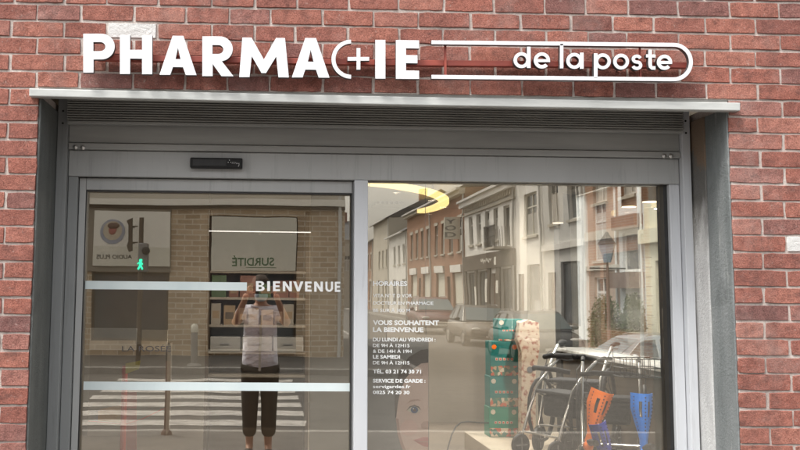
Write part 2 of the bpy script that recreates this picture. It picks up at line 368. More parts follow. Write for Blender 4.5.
def put_brick(xa, xb, k, pale=False):
    L = xb-xa-JW*random.uniform(.8, 1.25)
    if L < .02: return
    x = (xa+xb)/2 + random.uniform(-.0012, .0012); z = zc(k)+.0375 + random.uniform(-.0016, .0016)
    zz = z-H; inview = False
    for cx in (xa, xb):
        for cz in (z-.03, z+.03):
            q = Vector((cx, D, cz-H)); u = PX+FPX*q.dot(r2)/q.dot(fw); v = PY+FPX*q.dot(d2)/q.dot(fw)
            inview |= -14 < u < 814 and -10 < v < 460
    mb_, me, L0 = random.choice(variants['full' if L > .15 else 'half'])
    sx, sz = L/L0, random.uniform(.975, 1.03)
    if pale: me = me.copy(); me.materials.clear(); me.materials.append(M['pale'])
    if inview:
        o = bpy.data.objects.new('brick', me); C.objects.link(o); o.parent = wall; o.location = (x, random.uniform(-.0015, .0015), z)
        o.scale = (sx, 1, sz); o.rotation_euler = (random.uniform(-.012, .012), random.uniform(-.006, .006), random.uniform(-.008, .008))
        if pale: o['label'] = 'pale stone block among the red bricks'
    else:
        i = len(mass.v); mass.v += [Vector((p.x*sx+x, p.y, p.z*sz+z)) for p in mb_.v]; mass.f += [tuple(i+q for q in f) for f in mb_.f]
XMIN = -2.6
for k in range(-5, 38):
    ymid = None
    js = []
    if k in jt: src, py = jt[k], 3.3+17*k
    elif k < 0: src, py = jt[(k % 2)], 3.3+17*(k % 2)
    else: src = None
    zmid = zc(k)+.0375
    if src:
        for i, px in enumerate(src):
            p = W(px, py+(px/800)*12, 0); t = p.z; q = W(px, py+(px/800)*12, 0); js.append(q.x + (random.uniform(-.004, .004) if k < 0 else 0))
        while js[0] > XMIN: js.insert(0, js[0]-.227)
        while js[-1] < CORNER-.25: js.append(js[-1]+.227)
        js.append(CORNER)
        for a, b, px in zip(js, js[1:], range(99)):
            put_brick(a, b, k, pale=(k == 2 and abs(a-W(107, 43, 0).x) < .01))
    else:
        n = k-6; py = 95+17.6*n
        a = W(lj.get(k, -15 if k % 2 else -1), min(py, 450), 0).x if (k % 2 == 0) else W(-12-.3*n, min(py, 450), 0).x
        left = [XL, a]
        while left[-1] > XMIN: left.append(left[-1]-.227)
        top_hidden = False
        for b_, a_ in zip(left, left[1:]): put_brick(a_+(.0), b_-(.0 if b_ != XL else -.008), k)
        a = W(rj[min(n, 20)] + (0 if n <= 20 else (0 if n % 2 == 0 else -23)), min(py+6, 450), 0).x
        right = [XR-.008, a]
        while right[-1] < CORNER-.25: right.append(right[-1]+.227)
        right.append(CORNER)
        for i, (a_, b_) in enumerate(zip(right, right[1:])): put_brick(a_, b_, k, pale=(k == 14 and i == 1))
obj('bricks', mass, 'bricks', wall, kind='stuff')
zb0 = zc(5)+.002
mo = MB().box(XMIN-.3, XL, -.0, .5, -.1, zb0-.001).box(XR, CORNER-.01, 0, .5, -.1, zb0-.001).box(XMIN-.3, CORNER-.01, 0, .049, zb0, zc(-5)+.07).box(XMIN-.3, CORNER-.01, .0495, .5, zb0+.06, zc(-5)+.07)
obj('mortar_bed', mo, 'mortar', wall)
M['bw_up'] = brickwall_mat('upper_brickwork', (.30, .10, .075), (.26, .09, .07), (.46, .40, .36))
obj('upper_wall', MB().box(-7, CORNER-.004, -.006, .5, zc(-5)+.085, 7.5).box(-7, XMIN-.31, -.006, .5, -.1, zc(-5)+.08), 'bw_up', wall)

# ------------------------------------------------------------------ lintel, jambs
lt = root('lintel', (0, 0, ZLB), 'pale grey metal lintel strip over the shopfront below the lettering', 'lintel')
def lx(px, py): return W(px, py, -.045)
obj('fascia', MB().prism([lx(29, 88.2), lx(29, 96.2), lx(385, 104.6), lx(740.5, 110.8), lx(740.5, 102.6), lx(385, 96.2)], (0, .047, 0)), 'lintel', lt, bev=.004)
obj('soffit', MB().box(XL+.003, XR-.003, .003, .05, ZLB+.018, ZLB+.05), 'shut', lt)
YF = .40
jl = root('stone_jamb', (XL, .2, 0), 'dark grey stone jamb beside the sliding door', 'jamb')
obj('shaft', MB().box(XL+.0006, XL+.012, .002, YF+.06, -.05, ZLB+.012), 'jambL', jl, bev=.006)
jr = root('stone_jamb', (XR, .2, 0), 'weathered two-tone stone jamb beside the display window', 'jamb')
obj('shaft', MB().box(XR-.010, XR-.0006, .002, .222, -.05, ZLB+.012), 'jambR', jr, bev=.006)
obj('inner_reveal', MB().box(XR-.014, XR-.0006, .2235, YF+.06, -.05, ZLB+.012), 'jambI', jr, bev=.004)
def zz(py, Y=YF, px=385): return W(px, py, Y).z
def xx(px, Y=YF, py=300): return W(px, py, Y).x
# ------------------------------------------------------------------ roller shutter
xg0, xg1 = xx(53.5), xx(64); xr0, xr1 = xx(682.5), xx(691)
rs = root('roller_shutter', (0, .34, zz(129)), 'rolled up ribbed grey metal roller shutter under the lintel', 'shutter')
zb = zz(125.2, .33); zt = ZLB+.09; ns = 11
for k in range(ns):
    h = (zt-zb)/ns; z = zb+k*h
    pr = [(0, .33, z+.001), (0, .322, z+h*.25), (0, .32, z+h*.5), (0, .323, z+h*.8), (0, .331, z+h-.001), (0, .345, z+h-.001), (0, .345, z+.001)]
    obj('slat', MB().prism([(xg1-.0, p[1], p[2]) for p in pr], (xr0-xg1, 0, 0)), 'shut', rs)
obj('bottom_rail', MB().box(xg1, xr0, .325, .36, zz(128.6, .33), zb-.002), 'shutbar', rs, bev=.003)
z0, z1 = zz(147.6), zz(129.3)
obj('end_plate', MB().box(xg1+.001, xr0-.001, YF-.02, YF+.02, z0, z1), 'shutbar', rs, bev=.002)
stp = obj('lower_strip', MB().box(xg1+.001, xr0-.001, YF-.034, YF+.02, zz(154.6), z0-.0035), 'shutbar', rs, bev=.004)
for px, py in ((75.5, 147.3), (83, 147.7), (664, 156.2), (671, 156.4)):
    p = W(px, py, YF-.035); obj('bolt', MB().lathe([(.011, .002), (.011, -.004), (.007, -.0075), (.003, -.0085)], (p.x, p.y-.001, p.z), 'Y', 12), 'steel', stp, smooth=True)
for a, b in ((xg0, xg1), (xr0, xr1)):
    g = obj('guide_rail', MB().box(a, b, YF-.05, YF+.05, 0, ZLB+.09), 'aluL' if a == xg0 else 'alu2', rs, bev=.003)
    for pz in (118, 130): obj('rivet', MB().lathe([(.005, .0), (.005, -.002), (.002, -.003)], ((a+b)/2, YF-.05, zz(pz)), 'Y', 10), 'black', g)
# ------------------------------------------------------------------ aluminium frame
fr = root('shopfront_frame', (0, YF, 0), 'grey aluminium frame holding the sliding door and display window', 'frame')
xm0, xm1 = xx(353.6), xx(367.4)
xd0, xd1 = xx(75.5, YF+.02), xx(352.5, YF+.02)          # door leaf
xw1 = xx(668.5, YF+.02)
zh0, zh1 = zz(180.6), zz(155.0)
obj('header', MB().box(xg1+.002, xr0-.002, YF-.012, YF+.12, zh0, zh1), 'alu', fr, bev=.003)
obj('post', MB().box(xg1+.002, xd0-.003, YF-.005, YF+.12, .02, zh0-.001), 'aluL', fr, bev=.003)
obj('mullion', MB().box(xm0, xm1, YF-.02, YF+.12, .02, zh0-.001), 'alu2', fr, bev=.004)
obj('post', MB().box(xw1+.006, xr0-.003, YF-.012, YF+.12, .02, zh0-.001), 'alu2', fr, bev=.004)
obj('gasket', MB().box(xw1-.012, xw1+.007, YF+.015, YF+.1, .04, zh0-.001), 'gasket', fr)
obj('sill', MB().box(xm1+.001, xw1-.013, YF-.0, YF+.12, .02, .30), 'alu', fr, bev=.004)
# ------------------------------------------------------------------ sliding door
dr = root('sliding_door', ((xd0+xd1)/2, YF+.05, 0), 'glass sliding door leaf lettered BIENVENUE with two pale horizontal bands', 'door')
xs0 = xx(82.6, YF+.03); xs1 = xx(351.6, YF+.03); zs1 = zz(191.6, YF+.03, 220)
obj('stile', MB().box(xd0, xs0, YF+.022, YG+.03, .03, zh0-.004), 'alu', dr, bev=.003)
obj('stile', MB().box(xs1, xm0-.002, YF+.03, YG+.03, .03, zh0-.004), 'alu', dr, bev=.002)
obj('top_rail', MB().box(xs0+.0005, xs1-.0005, YF+.022, YG+.03, zs1, zh0-.004), 'alu', dr, bev=.003)
obj('bottom_rail', MB().box(xs0+.0005, xs1-.0005, YF+.022, YG+.03, .03, .13), 'alu', dr, bev=.003)
obj('gasket', MB().box(xs0+.0005, xs0+.005, YF+.026, YG-.001, .131, zs1-.001).box(xs0+.006, xs1-.006, YF+.026, YG-.001, zs1-.007, zs1-.0005).box(xs1-.005, xs1-.0005, YF+.026, YG-.001, .131, zs1-.001), 'gasket', dr)
pane = obj('glass_pane', MB().box(xs0+.0006, xs1-.0006, YG, YG+.008, .1305, zs1-.0008), 'glass', dr)
GP = lambda px, py: W(px, py, YG-.0012)
def band(px0, py0, px1, py1): a, b = GP(px0, py0), GP(px1, py1); return MB().box(a.x, b.x, YG-.002, YG-.0006, b.z, a.z)
obj('frosted_band', band(83.6, 280.8, 246.8, 290.6), 'frost', dr)
obj('frosted_band', band(83.6, 381.5, 351.4, 391.4), 'frost', dr)
# BIENVENUE, bold vinyl capitals
def stroke(p, q, w):
    d = (Vector(q)-Vector(p)); n = Vector((-d.y, d.x)).normalized()*w/2; return [tuple(Vector(p)+n), tuple(Vector(q)+n), tuple(Vector(q)-n), tuple(Vector(p)-n)]
def cap_letter(ch):       # loops on a unit box, x right, y down; stroke .26
    t = .2
    if ch == 'I': return [[(.0, 0), (1, 0), (1, 1), (0, 1)]]
    if ch == 'E': a = .36; return [[(0, 0), (1, 0), (1, .2), (a, .2), (a, .4), (.93, .4), (.93, .6), (a, .6), (a, .8), (1, .8), (1, 1), (0, 1)]]
    if ch == 'N': a = .27; return [[(0, 0), (a, 0), (1-a, .6), (1-a, 0), (1, 0), (1, 1), (1-a, 1), (a, .4), (a, 1), (0, 1)]]
    if ch == 'V': return [[(0, 0), (.28, 0), (.5, .66), (.72, 0), (1, 0), (.62, 1), (.38, 1)]]
    if ch == 'U':
        o = [(0, 0), (.27, 0), (.27, .62)] + [(.5-.23*math.cos(a*math.pi/8), .62+.19*math.sin(a*math.pi/8)) for a in range(1, 8)] + [(.73, .62), (.73, 0), (1, 0), (1, .62)]
        o += [(.5+.5*math.cos(a*math.pi/10), .62+.39*math.sin(a*math.pi/10)) for a in range(1, 10)] + [(0, .62)]; return [o]
    if ch == 'B':
        def bowl(x, cy, rx, ry): return [(x+rx*math.sin(a*math.pi/8), cy-ry*math.cos(a*math.pi/8)) for a in range(0, 9)]
        o = [(0, 0)] + bowl(.55, .25, .39, .25)[0:] + bowl(.58, .74, .42, .26)[1:] + [(0, 1)]
        return [o, [(.3, .18)] + bowl(.5, .29, .14, .11) + [(.3, .40)], [(.3, .58)] + bowl(.52, .70, .16, .12) + [(.3, .82)]]
def pix_loops(loops, x0, x1, yt, yb, Y):
    out = []
    for lp in loops:
        out.append([(lambda p: (p.x, p.z))(W(x0+(x1-x0)*u, yt+(yb-yt)*v, Y)) for u, v in lp])
    return out
ww = [('B', 256, 264.6), ('I', 267.2, 270), ('E', 273, 280), ('N', 282.8, 291.8), ('V', 293.2, 303.4), ('E', 305, 311.6), ('N', 314.2, 322.8), ('U', 325.4, 333), ('E', 334.8, 340.2)]
bi = MB()
for i, (c, a, b) in enumerate(ww):
    t = (a-256)/84; to_mb(curve_mesh(pix_loops(cap_letter(c), a, b, 281.2+t*.6, 291+t*.9, YG), .0006), (0, YG-.0014, 0), bi)
obj('welcome_lettering', bi, 'vinyl', dr)
obj('brand_lettering', text_mb('LA ROSÉE', (122, 351.4), (171, 351.4), 5.6, GP), 'vinyld', dr)
# ------------------------------------------------------------------ display window
dw = root('display_window', ((xm1+xw1)/2, YG, .3), 'large fixed display window lettered with opening hours in white', 'window')
zwt = zz(182.6, YF+.03, 520)
obj('glass_pane', MB().box(xm1+.0006, xw1-.0126, YG, YG+.008, .3006, zh0-.0014), 'glass', dw)
obj('bead', MB().box(xm1+.001, xw1-.013, YF+.02, YG-.0005, zwt, zh0-.0015), 'gasket', dw)
lines = [('HORAIRES', 373, 407, 285.6, 4.6, .03), ('VITA N° T D VOR', 373, 412, 297.2, 3.6, .015), ('DOCTEUR EN PHARMACIE', 373, 433.5, 304.6, 3.4, .015), ('BE SUR À 300 M', 373, 410, 311.8, 3.2, .015),
 ('VOUS SOUHAITENT', 373, 439, 324.8, 4.6, .035), ('LA BIENVENUE', 373, 423.5, 331.8, 4.6, .035), ('DU LUNDI AU VENDREDI :', 373, 435.5, 341.2, 3.6, .03), ('DE 9H À 12H15', 373, 409.5, 347, 3.4, .01),
 ('& DE 14H À 19H', 373, 411.5, 352.8, 3.4, .01), ('LE SAMEDI', 373, 400, 358.4, 3.5, .03), ('DE 9H À 12H15', 373, 409.5, 364.3, 3.4, .01), ('TÉL. 03 21 74 30 71', 373, 421, 373.2, 3.6, .025),
 ('SERVICE DE GARDE :', 373, 425.5, 382.4, 3.6, .03), ('servigardes.fr', 373, 410.5, 388, 3.3, .015), ('0825 74 20 30', 373, 409.5, 393.9, 3.4, .02)]
for s, a, b, y, cp, bo in lines: obj('hours_lettering', text_mb(s, (a, y), (b, y+.2), cp, GP, bold=bo), 'vinyl', dw)
# ------------------------------------------------------------------ motion sensor on the header
ms = root('motion_sensor', (W(216, 163, YF-.03).x, YF-.012, W(216, 168, YF-.03).z), 'small black door sensor box on the grey header', 'sensor')
a, b = W(190.3, 157.6, YF-.04), W(242.4, 168.6, YF-.04)
obj('housing', MB().box(a.x, b.x, YF-.05, YF-.0125, b.z, a.z), 'black', ms, bev=.005)
obj('lens', MB().box(a.x+.012, b.x-.075, YF-.053, YF-.0495, b.z+.009, a.z-.008), 'gasket', ms, bev=.001)
tx = MB(); SP = lambda x, y: W(x, y, YF-.0512)
for dx, dy in ((228.2, 162.3), (229.4, 160.2), (230.8, 162.3)): c_ = SP(dx, dy); tx.box(c_.x-.0016, c_.x+.0016, YF-.0512, YF-.0503, c_.z-.0016, c_.z+.0016)
tx.tube([SP(x, y) for x, y in ((232, 163.6), (232.6, 161.8), (233.2, 163.6), (234, 161.6), (234.6, 163.8), (235.6, 162), (236.4, 163.9), (237.4, 163), (238, 163.8), (239.2, 163), (239, 165.2), (238.2, 166.6))], .0009, 5)
obj('mark', tx, 'vinyl', ms)

# ================================================================== SIGN
YS0, YS1 = -.088, -.062                       # letters: front and back
sg = root('shop_sign', (W(385, 60, -.05).x, 0, W(385, 60, -.05).z), 'white raised shop lettering PHARMACIE de la poste on a red rail', 'sign')
def letter(name, loops, dy=0, lab=None):
    me = curve_mesh([[(lambda p: (p.x, p.z))(W(x, y, YS0)) for x, y in lp] for lp in loops], (YS1-YS0)/2, .0015)
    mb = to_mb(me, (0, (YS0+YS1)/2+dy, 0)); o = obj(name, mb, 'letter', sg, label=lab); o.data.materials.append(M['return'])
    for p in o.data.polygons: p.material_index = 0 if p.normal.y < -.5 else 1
    return o
def arc(cx, cy, rx, ry, a0, a1, n=20): return [(cx+rx*math.cos(R(a0+(a1-a0)*i/n)), cy+ry*math.sin(R(a0+(a1-a0)*i/n))) for i in range(n+1)]
def shear(lp, s=.0185): x0 = lp[0][0]; return lp
sl = lambda x: (x-83)*.0195                   # the baseline drifts in the picture; plane coordinates stay straight
T, B = 34, 72.4
def L(lp): return [(x, y) for x, y in lp]
# P
t, b = 34, 72.4
letter('letter_p', [[(83.5, t), (99, t)] + arc(101.5, t+12.6, 13, 12.6, -90, 90)[1:] + [(93.3, t+25.2), (93.3, b), (83.5, b)],
                    [(93.3, t+8)] + arc(100, t+12.6, 5.4, 4.6, -90, 90) + [(93.3, t+17.2)]])
t, b = 35.3, 73.8
letter('letter_h', [[(120.2, t), (129.9, t), (129.9, t+14.8), (142.3, t+14.8), (142.3, t+.2), (152, t+.2), (152, b+.2), (142.3, b+.2), (142.3, t+23.2), (129.9, t+23), (129.9, b), (120.2, b)]])
def letA(x0, x1, t, b, nm='letter_a'):
    m = (x0+x1)/2; hw = 5.2
    letter(nm, [[(m-hw, t), (m+hw, t+.1), (x1, b+.3), (x1-10.3, b+.2), (x1-13, b-7.6), (x0+13, b-7.8), (x0+10.3, b), (x0, b)], [(m, t+11.5), (x1-15.6, b-15.4), (x0+15.6, b-15.5)]])
letA(159.8, 196.2, 36, 74.6)
t, b = 36.6, 75.9
letter('letter_r', [[(202.6, t), (217.5, t)] + arc(219.5, t+12.4, 13, 12.4, -90, 60, 16)[1:] + [(221.5, t+24.6), (233, b+.2), (221.6, b+.1), (212.4, t+26.6), (212.4, b), (202.6, b)],
                    [(212.4, t+8.4)] + arc(218.2, t+12.9, 5.2, 4.5, -90, 90, 12) + [(212.4, t+17.4)]])
t, b = 37.8, 76.9
letter('letter_m', [[(242.6, t), (251.4, t+.1), (263.9, t+22.2), (276.2, t+.4), (284.8, t+.5), (288.6, b+.3), (278.7, b+.2), (276.4, t+18), (265.9, b-4), (261.7, b-4), (251.6, t+17.6), (249.3, b), (239.5, b)]])
letA(292.2, 329.2, 38.2, 77.2)
c = (351.5, 59.2)
letter('letter_c', [arc(c[0], c[1], 19.7, 19.3, 268, 92, 26) + arc(c[0], c[1], 16.2, 15.9, 92, 268, 26)])
cx, cy = 358.5, 58.9; q = 1.65
letter('plus_mark', [[(cx-q, 48.3), (cx+q, 48.3), (cx+q, cy-q), (369, cy-q), (369, cy+q), (cx+q, cy+q), (cx+q, 69.4), (cx-q, 69.4), (cx-q, cy+q), (347.9, cy+q), (347.9, cy-q), (cx-q, cy-q)]])
letter('letter_i', [[(375.6, 40.1), (385.2, 40.2), (385.2, 78.5), (375.6, 78.4)]])
t, b = 40.3, 78.6
letter('letter_e', [[(396.2, t), (418.9, t+.3), (418.9, t+8), (405.8, t+7.8), (405.8, t+15), (417.3, t+15.2), (417.3, t+22.8), (405.8, t+22.6), (405.8, t+30.4), (418.9, t+30.7), (418.9, b+.2), (396.2, b)]])
# capsule outline open on the left
hw = 1.7; x0, xe = 431.8, 673.8
def cl(x): return 42.3+(x-431.8)*.0105, 76.8+(x-431.8)*.0105
ta, ba = cl(x0); te, be = cl(xe); rr = (be-te)/2; cyy = (be+te)/2
outer = [(x0, ta-hw), (xe, te-hw)] + arc(xe, cyy, rr+hw, rr+hw, -90, 90, 24)[1:] + [(x0, ba+hw), (x0, ba-hw), (xe, be-hw)] + arc(xe, cyy, rr-hw, rr-hw, 90, -90, 24)[1:] + [(x0, ta+hw)]
letter('capsule_outline', [outer])
# de la poste: ring + stem letters
def ring(cx, cy, r, w): return [arc(cx, cy, r, r, 0, 345, 23), arc(cx, cy, r-w, r-w, 0, 345, 23)]
def bar(x0, x1, y0, y1): return [[(x0, y0), (x1, y0), (x1, y1), (x0, y1)]]
sw = 3.1
def two(nm, a, bb):
    o = letter(nm, a); o2 = letter('stem', bb, -.0012); o2.parent = o; return o
two('letter_d', ring(521.6, 60.2, 7.8, sw), bar(527.2, 530.4, 47, 67.9))
def lete(cx, cy, r):
    lp = arc(cx, cy, r, r, 8, 8, 1)[:1]
    o = [(cx+r, cy+1.45)] + [(cx+r*math.cos(R(a)), cy+r*math.sin(R(a))) for a in range(0, -316, -9)] + [(cx+(r-sw)*math.cos(R(a)), cy+(r-sw)*math.sin(R(a))) for a in range(-315, -202, 9)] + [(cx-(r-sw)*.93, cy+1.45)]
    hole = [(cx-(r-sw)*.93, cy-1.3)] + [(cx+(r-sw)*math.cos(R(a)), cy+(r-sw)*math.sin(R(a))) for a in range(198, 345, 9)] + [(cx+(r-sw)*.93, cy-1.3)]
    return letter('letter_e', [o, hole])
lete(542, 60.5, 7.9)
letter('letter_l', bar(560.2, 563.2, 43.9, 68.2))
two('letter_a', ring(574.4, 60.9, 7.8, sw), bar(580.2, 583.4, 53, 68.6))
two('letter_p', ring(602.9, 61.4, 7.8, sw), bar(594.1, 597.3, 53.6, 77.6))
letter('letter_o', ring(621.2, 61.6, 7.7, sw))
def pstroke(path, w):
    n = len(path); l = []; r_ = []
    for i in range(n):
        d = (Vector(path[min(i+1, n-1)])-Vector(path[max(i-1, 0)])).normalized(); nn = Vector((-d.y, d.x))*w/2
        l.append(tuple(Vector(path[i])+nn)); r_.append(tuple(Vector(path[i])-nn))
    return l+r_[::-1]
sx, sy = 636.9, 62.2
letter('letter_s', [pstroke(arc(sx, sy-3.1, 3.6, 3.0, -20, -265, 16) + arc(sx, sy+3.1, 3.9, 3.2, -85, 160, 16), 2.7)])
two('letter_t', [[(646.4, 54.6), (655.4, 54.8), (655.4, 57.4), (646.4, 57.2)]], [pstroke([(650.1, 50), (650.1, 64.5), (650.6, 66.8), (652, 68), (655.2, 68.1)], sw)])
lete(664.6, 62.3, 7.4)
# red mounting rail with stand-offs
ra, rb, rc, rd = W(97, 55.6, -.045), W(689, 66.6, -.045), W(97, 61.6, -.045), W(689, 60.4, -.045)
obj('mounting_rail', MB().prism([W(97, 54.2, -.05), W(385, 59.6, -.05), W(689, 62.2, -.05), W(689, 67.8, -.05), W(385, 65.2, -.05), W(97, 60.2, -.05)], (0, .032, 0)), 'redpaint', sg, bev=.002)
for px in (445.2, 640):
    a = W(px-1.2, 44.5+(px-431)*.0105, -.056); b = W(px+1.2, 76+(px-431)*.0105, -.056)
    obj('bracket', MB().box(a.x, b.x, -.0615, -.0515, b.z, a.z), 'redpaint', sg)
for px, py in ((88, 60), (125, 64), (147, 65), (170, 66), (207, 66), (245, 67), (283, 68), (300, 68), (380, 69), (401, 69), (528.8, 62), (542, 67), (561.7, 64), (582, 65), (595.7, 66), (621, 68), (637, 66), (651, 63), (664, 68.6), (334, 59.5)):
    p = W(px, py, -.06); obj('stand_off', MB().lathe([(.004, 0), (.004, .0645)], (p.x, -.0625, p.z), 'Y', 8), 'steel', sg)
# ================================================================== SHOP INTERIOR
M['beige'] = proc('beige_wall', (.36, .325, .27), (.31, .28, .23), 1.5, .8)
M['tan'] = proc('tan_panel', (.27, .235, .19), (.23, .20, .16), 1.2, .6, stretch=(1, 1, .3))
M['brown'] = proc('brown_panel', (.10, .07, .045), (.07, .05, .032), 3, .6, stretch=(1, 1, .2))
M['ceil'] = proc('ceiling_plaster', (.40, .38, .35), (.36, .34, .31), 1, .9)
M['floor'] = proc('shop_floor', (.20, .165, .125), (.16, .13, .10), 2, .45)
M['plat'] = proc('platform_laminate', (.52, .45, .35), (.46, .39, .30), 3, .4)
M['led'] = proc('led_strip', (1, .76, .30), (1, .72, .28), 3, .5, emit=.75)
M['lampglow'] = proc('lamp_disc', (1, .86, .6), (1, .84, .56), 3, .5, emit=1.6)
M['lampshade'] = proc('pendant_shade', (.33, .27, .20), (.29, .24, .18), 3, .5)
M['white'] = proc('white_laminate', (.60, .59, .56), (.52, .51, .48), 4, .5)
M['drawerw'] = proc('drawer_front', (.30, .29, .27), (.26, .25, .23), 4, .5)
M['teal'] = proc('teal_card', (.012, .17, .15), (.01, .14, .125), 4, .45)
M['green'] = proc('green_card', (.025, .25, .155), (.02, .2, .13), 4, .45)
M['orange'] = proc('orange_plastic', (.95, .21, .015), (.9, .18, .012), 9, .4)
M['blue'] = proc('blue_plastic', (.015, .22, .80), (.012, .19, .72), 9, .4)
M['indigo'] = proc('indigo_plastic', (.04, .05, .34), (.035, .045, .28), 9, .4)
M['chrome'] = proc('tube_metal', (.62, .61, .58), (.5, .49, .47), 20, .25, metal=.85)
M['rubber'] = proc('black_rubber', (.014, .014, .014), (.022, .022, .022), 20, .6)
M['fabric'] = proc('black_nylon', (.02, .02, .022), (.035, .035, .037), 40, .85, .002)
M['grey'] = proc('grey_plastic', (.22, .22, .22), (.18, .18, .18), 9, .5)
M['red'] = proc('red_enamel', (.62, .05, .025), (.52, .04, .02), 6, .4)
M['pink'] = proc('pink_panel', (.45, .17, .14), (.40, .14, .12), 4, .6)
M['amber'] = proc('amber_panel', (.45, .23, .05), (.40, .2, .045), 4, .6)
M['yellow'] = proc('yellow_card', (.62, .55, .16), (.55, .48, .13), 12, .6)
M['cream'] = proc('cream_card', (.62, .55, .44), (.55, .48, .38), 10, .7)
def spots_mat(name, cols, scale):
    m, nt, b = newmat(name); v = N(nt, 'ShaderNodeTexVoronoi'); v.inputs['Scale'].default_value = scale
    nt.links.new(N(nt, 'ShaderNodeNewGeometry').outputs['Position'], v.inputs['Vector'])
    s = N(nt, 'ShaderNodeSeparateColor'); nt.links.new(v.outputs['Color'], s.inputs[0])
    n = len(cols); nt.links.new(ramp(nt, s.outputs[0], tuple((i/n, c) for i, c in enumerate(cols))), b.inputs['Base Color'])
    nt.nodes[-1].color_ramp.interpolation = 'CONSTANT' if hasattr(nt.nodes[-1], 'color_ramp') else None if False else 'CONSTANT' if hasattr(nt.nodes[-1], 'color_ramp') else None
    b.inputs['Roughness'].default_value = .5; return m
try: M['print'] = spots_mat('printed_picnic', [(.05, .16, .12), (.45, .32, .20), (.5, .12, .06), (.6, .5, .38), (.10, .2, .13)], 34)
except Exception: M['print'] = proc('printed_picnic', (.45, .32, .2), (.05, .16, .12), 40, .5)
M['floral'] = proc('floral_card', (.62, .50, .38), (.34, .13, .09), 26, .6, lo=.5, hi=.62)
XS = 3.05                                     # inner face of the glazed side wall
FL, CE, BK, XW = .12, 2.74, 9.2, -2.5
obj('shop_floor', MB().box(XW, XS+.2, .52, BK, -.1, FL), 'floor', kind='structure')
obj('shop_ceiling', MB().box(XW, XS+.24, .52, BK+.2, CE, CE+.2), 'ceil', kind='structure')
obj('shop_back_wall', MB().box(XW, XS+.24, BK, BK+.2, 0, CE-.001), 'beige', kind='structure')
obj('shop_end_wall', MB().box(XW-.2, XW-.001, .51, BK+.2, 0, CE+.2), 'beige', kind='structure')
SILL = H-.1775*XS
yp = W(562, 290, 0).x; YP = XS/ray(562, 300).x - D          # black post on the side wall
obj('shop_side_wall', MB().box(XS, XS+.24, .505, .9, 0, CE-.001).box(XS, XS+.24, YP+.23, BK, 0, CE-.001).box(XS, XS+.24, .9, YP+.23, 2.62, CE-.002), 'beige', kind='structure')
obj('shop_side_plinth', MB().box(XS, XS+.24, .901, YP+.23, 0, SILL-.03), 'brown', kind='structure')
sw_ = root('side_window', (XS+.1, 2.5, SILL), 'side window of the shop with a black post and pale sill', 'window')
obj('post', MB().box(XS-.02, XS+.1, YP, YP+.22, .13, 2.61), 'gasket', sw_, bev=.004)
obj('sill', MB().box(XS-.12, XS+.2, .905, YP-.002, SILL-.028, SILL), 'white', sw_, bev=.004)
obj('pane', MB().box(XS+.1, XS+.108, .905, YP-.002, SILL+.0015, 2.618), 'clear', sw_)
# upper header inside, partition panels
pt = obj('partition_panel', MB().box(.268, .53, 1.15, 1.22, FL, CE-.002), 'beige', org=(.4, 1.18, FL), label='beige partition panel just inside the sliding door', cat='partition')
obj('dark_panel', MB().box(-1.5, -.955, 1.15, 1.21, FL, CE-.002), 'tan', org=(-1.2, 1.18, FL), label='narrow brown panel inside the sliding door beside the stile', cat='partition')
x0 = W(527.5, 300, 5.2).x
obj('pillar', MB().box(x0, W(555, 300, 5.2).x, 5.2, 5.45, FL, CE-.002), 'beige', org=(2.8, 5.3, FL), label='pale square pillar behind the stacked teal boxes', cat='pillar')
x0, x1 = W(430, 380, 7.2).x, W(492, 380, 7.2).x
obj('display_screen', MB().box(x0-.5, x1+.5, 7.2, 7.26, FL, W(450, 322, 7.2).z), 'tan', org=(x0, 7.2, FL), label='plain tan display screen standing behind the window boxes', cat='screen', bev=.004)
# LED arc under the ceiling
def atz(px, py, z): r = ray(px, py); return Vector((0, -D, H)) + r*((z-H)/r.z)
ZL = 2.56; pp = [(345, 183), (368, 185.3), (388, 187.3), (406, 190), (421, 192.8), (433, 196), (441, 199.6), (444.5, 203.3), (441, 207.2), (432, 210.8), (421, 213.2)]
pts = [atz(a, b, ZL) for a, b in pp]
sm = []
for i in range(len(pts)-1):
    p0, p1, p2, p3 = pts[max(i-1, 0)], pts[i], pts[i+1], pts[min(i+2, len(pts)-1)]
    for t in (0, .25, .5, .75): sm.append(.5*((2*p1)+(p2-p0)*t+(2*p0-5*p1+4*p2-p3)*t*t+(3*p1-p0-3*p2+p3)*t**3))
sm.append(pts[-1])
led = root('ceiling_light', sm[20], 'curved warm LED light hanging under the shop ceiling', 'light')
rib = MB(); n = len(sm)
for i, p in enumerate(sm):
    t = (sm[min(i+1, n-1)]-sm[max(i-1, 0)]).normalized(); s = Vector((-t.y, t.x, 0)).normalized()*.05
    rib.v += [p-s, p+s, p+s+Vector((0, 0, .05)), p-s+Vector((0, 0, .05))]
for i in range(n-1):
    for a in range(4): b = (a+1) % 4; rib.f.append((i*4+a, i*4+b, i*4+4+b, i*4+4+a))
rib.f += [(0, 1, 2, 3), tuple(4*(n-1)+k for k in (3, 2, 1, 0))]
obj('light_strip', rib, 'led', led, smooth=True)
def bulb(p, par, watt, size, col=(1, .95, .88)):
    l = bpy.data.lights.new('bulb', 'AREA'); l.shape = 'DISK'; l.size = size; l.energy = watt; l.color = col
    o = bpy.data.objects.new('bulb', l); C.objects.link(o); o.parent = par; o.location = Vector(p)-ORG[par.name]
for i in (10, 20, 28, 36): bulb(sm[i]-Vector((0, 0, .03)), led, 16, .075)
for i in (6, 20, 34): obj('hanger', MB().tube([sm[i]+Vector((0, 0, .05)), Vector((sm[i].x, sm[i].y, CE))], .004, 6), 'gasket', led)
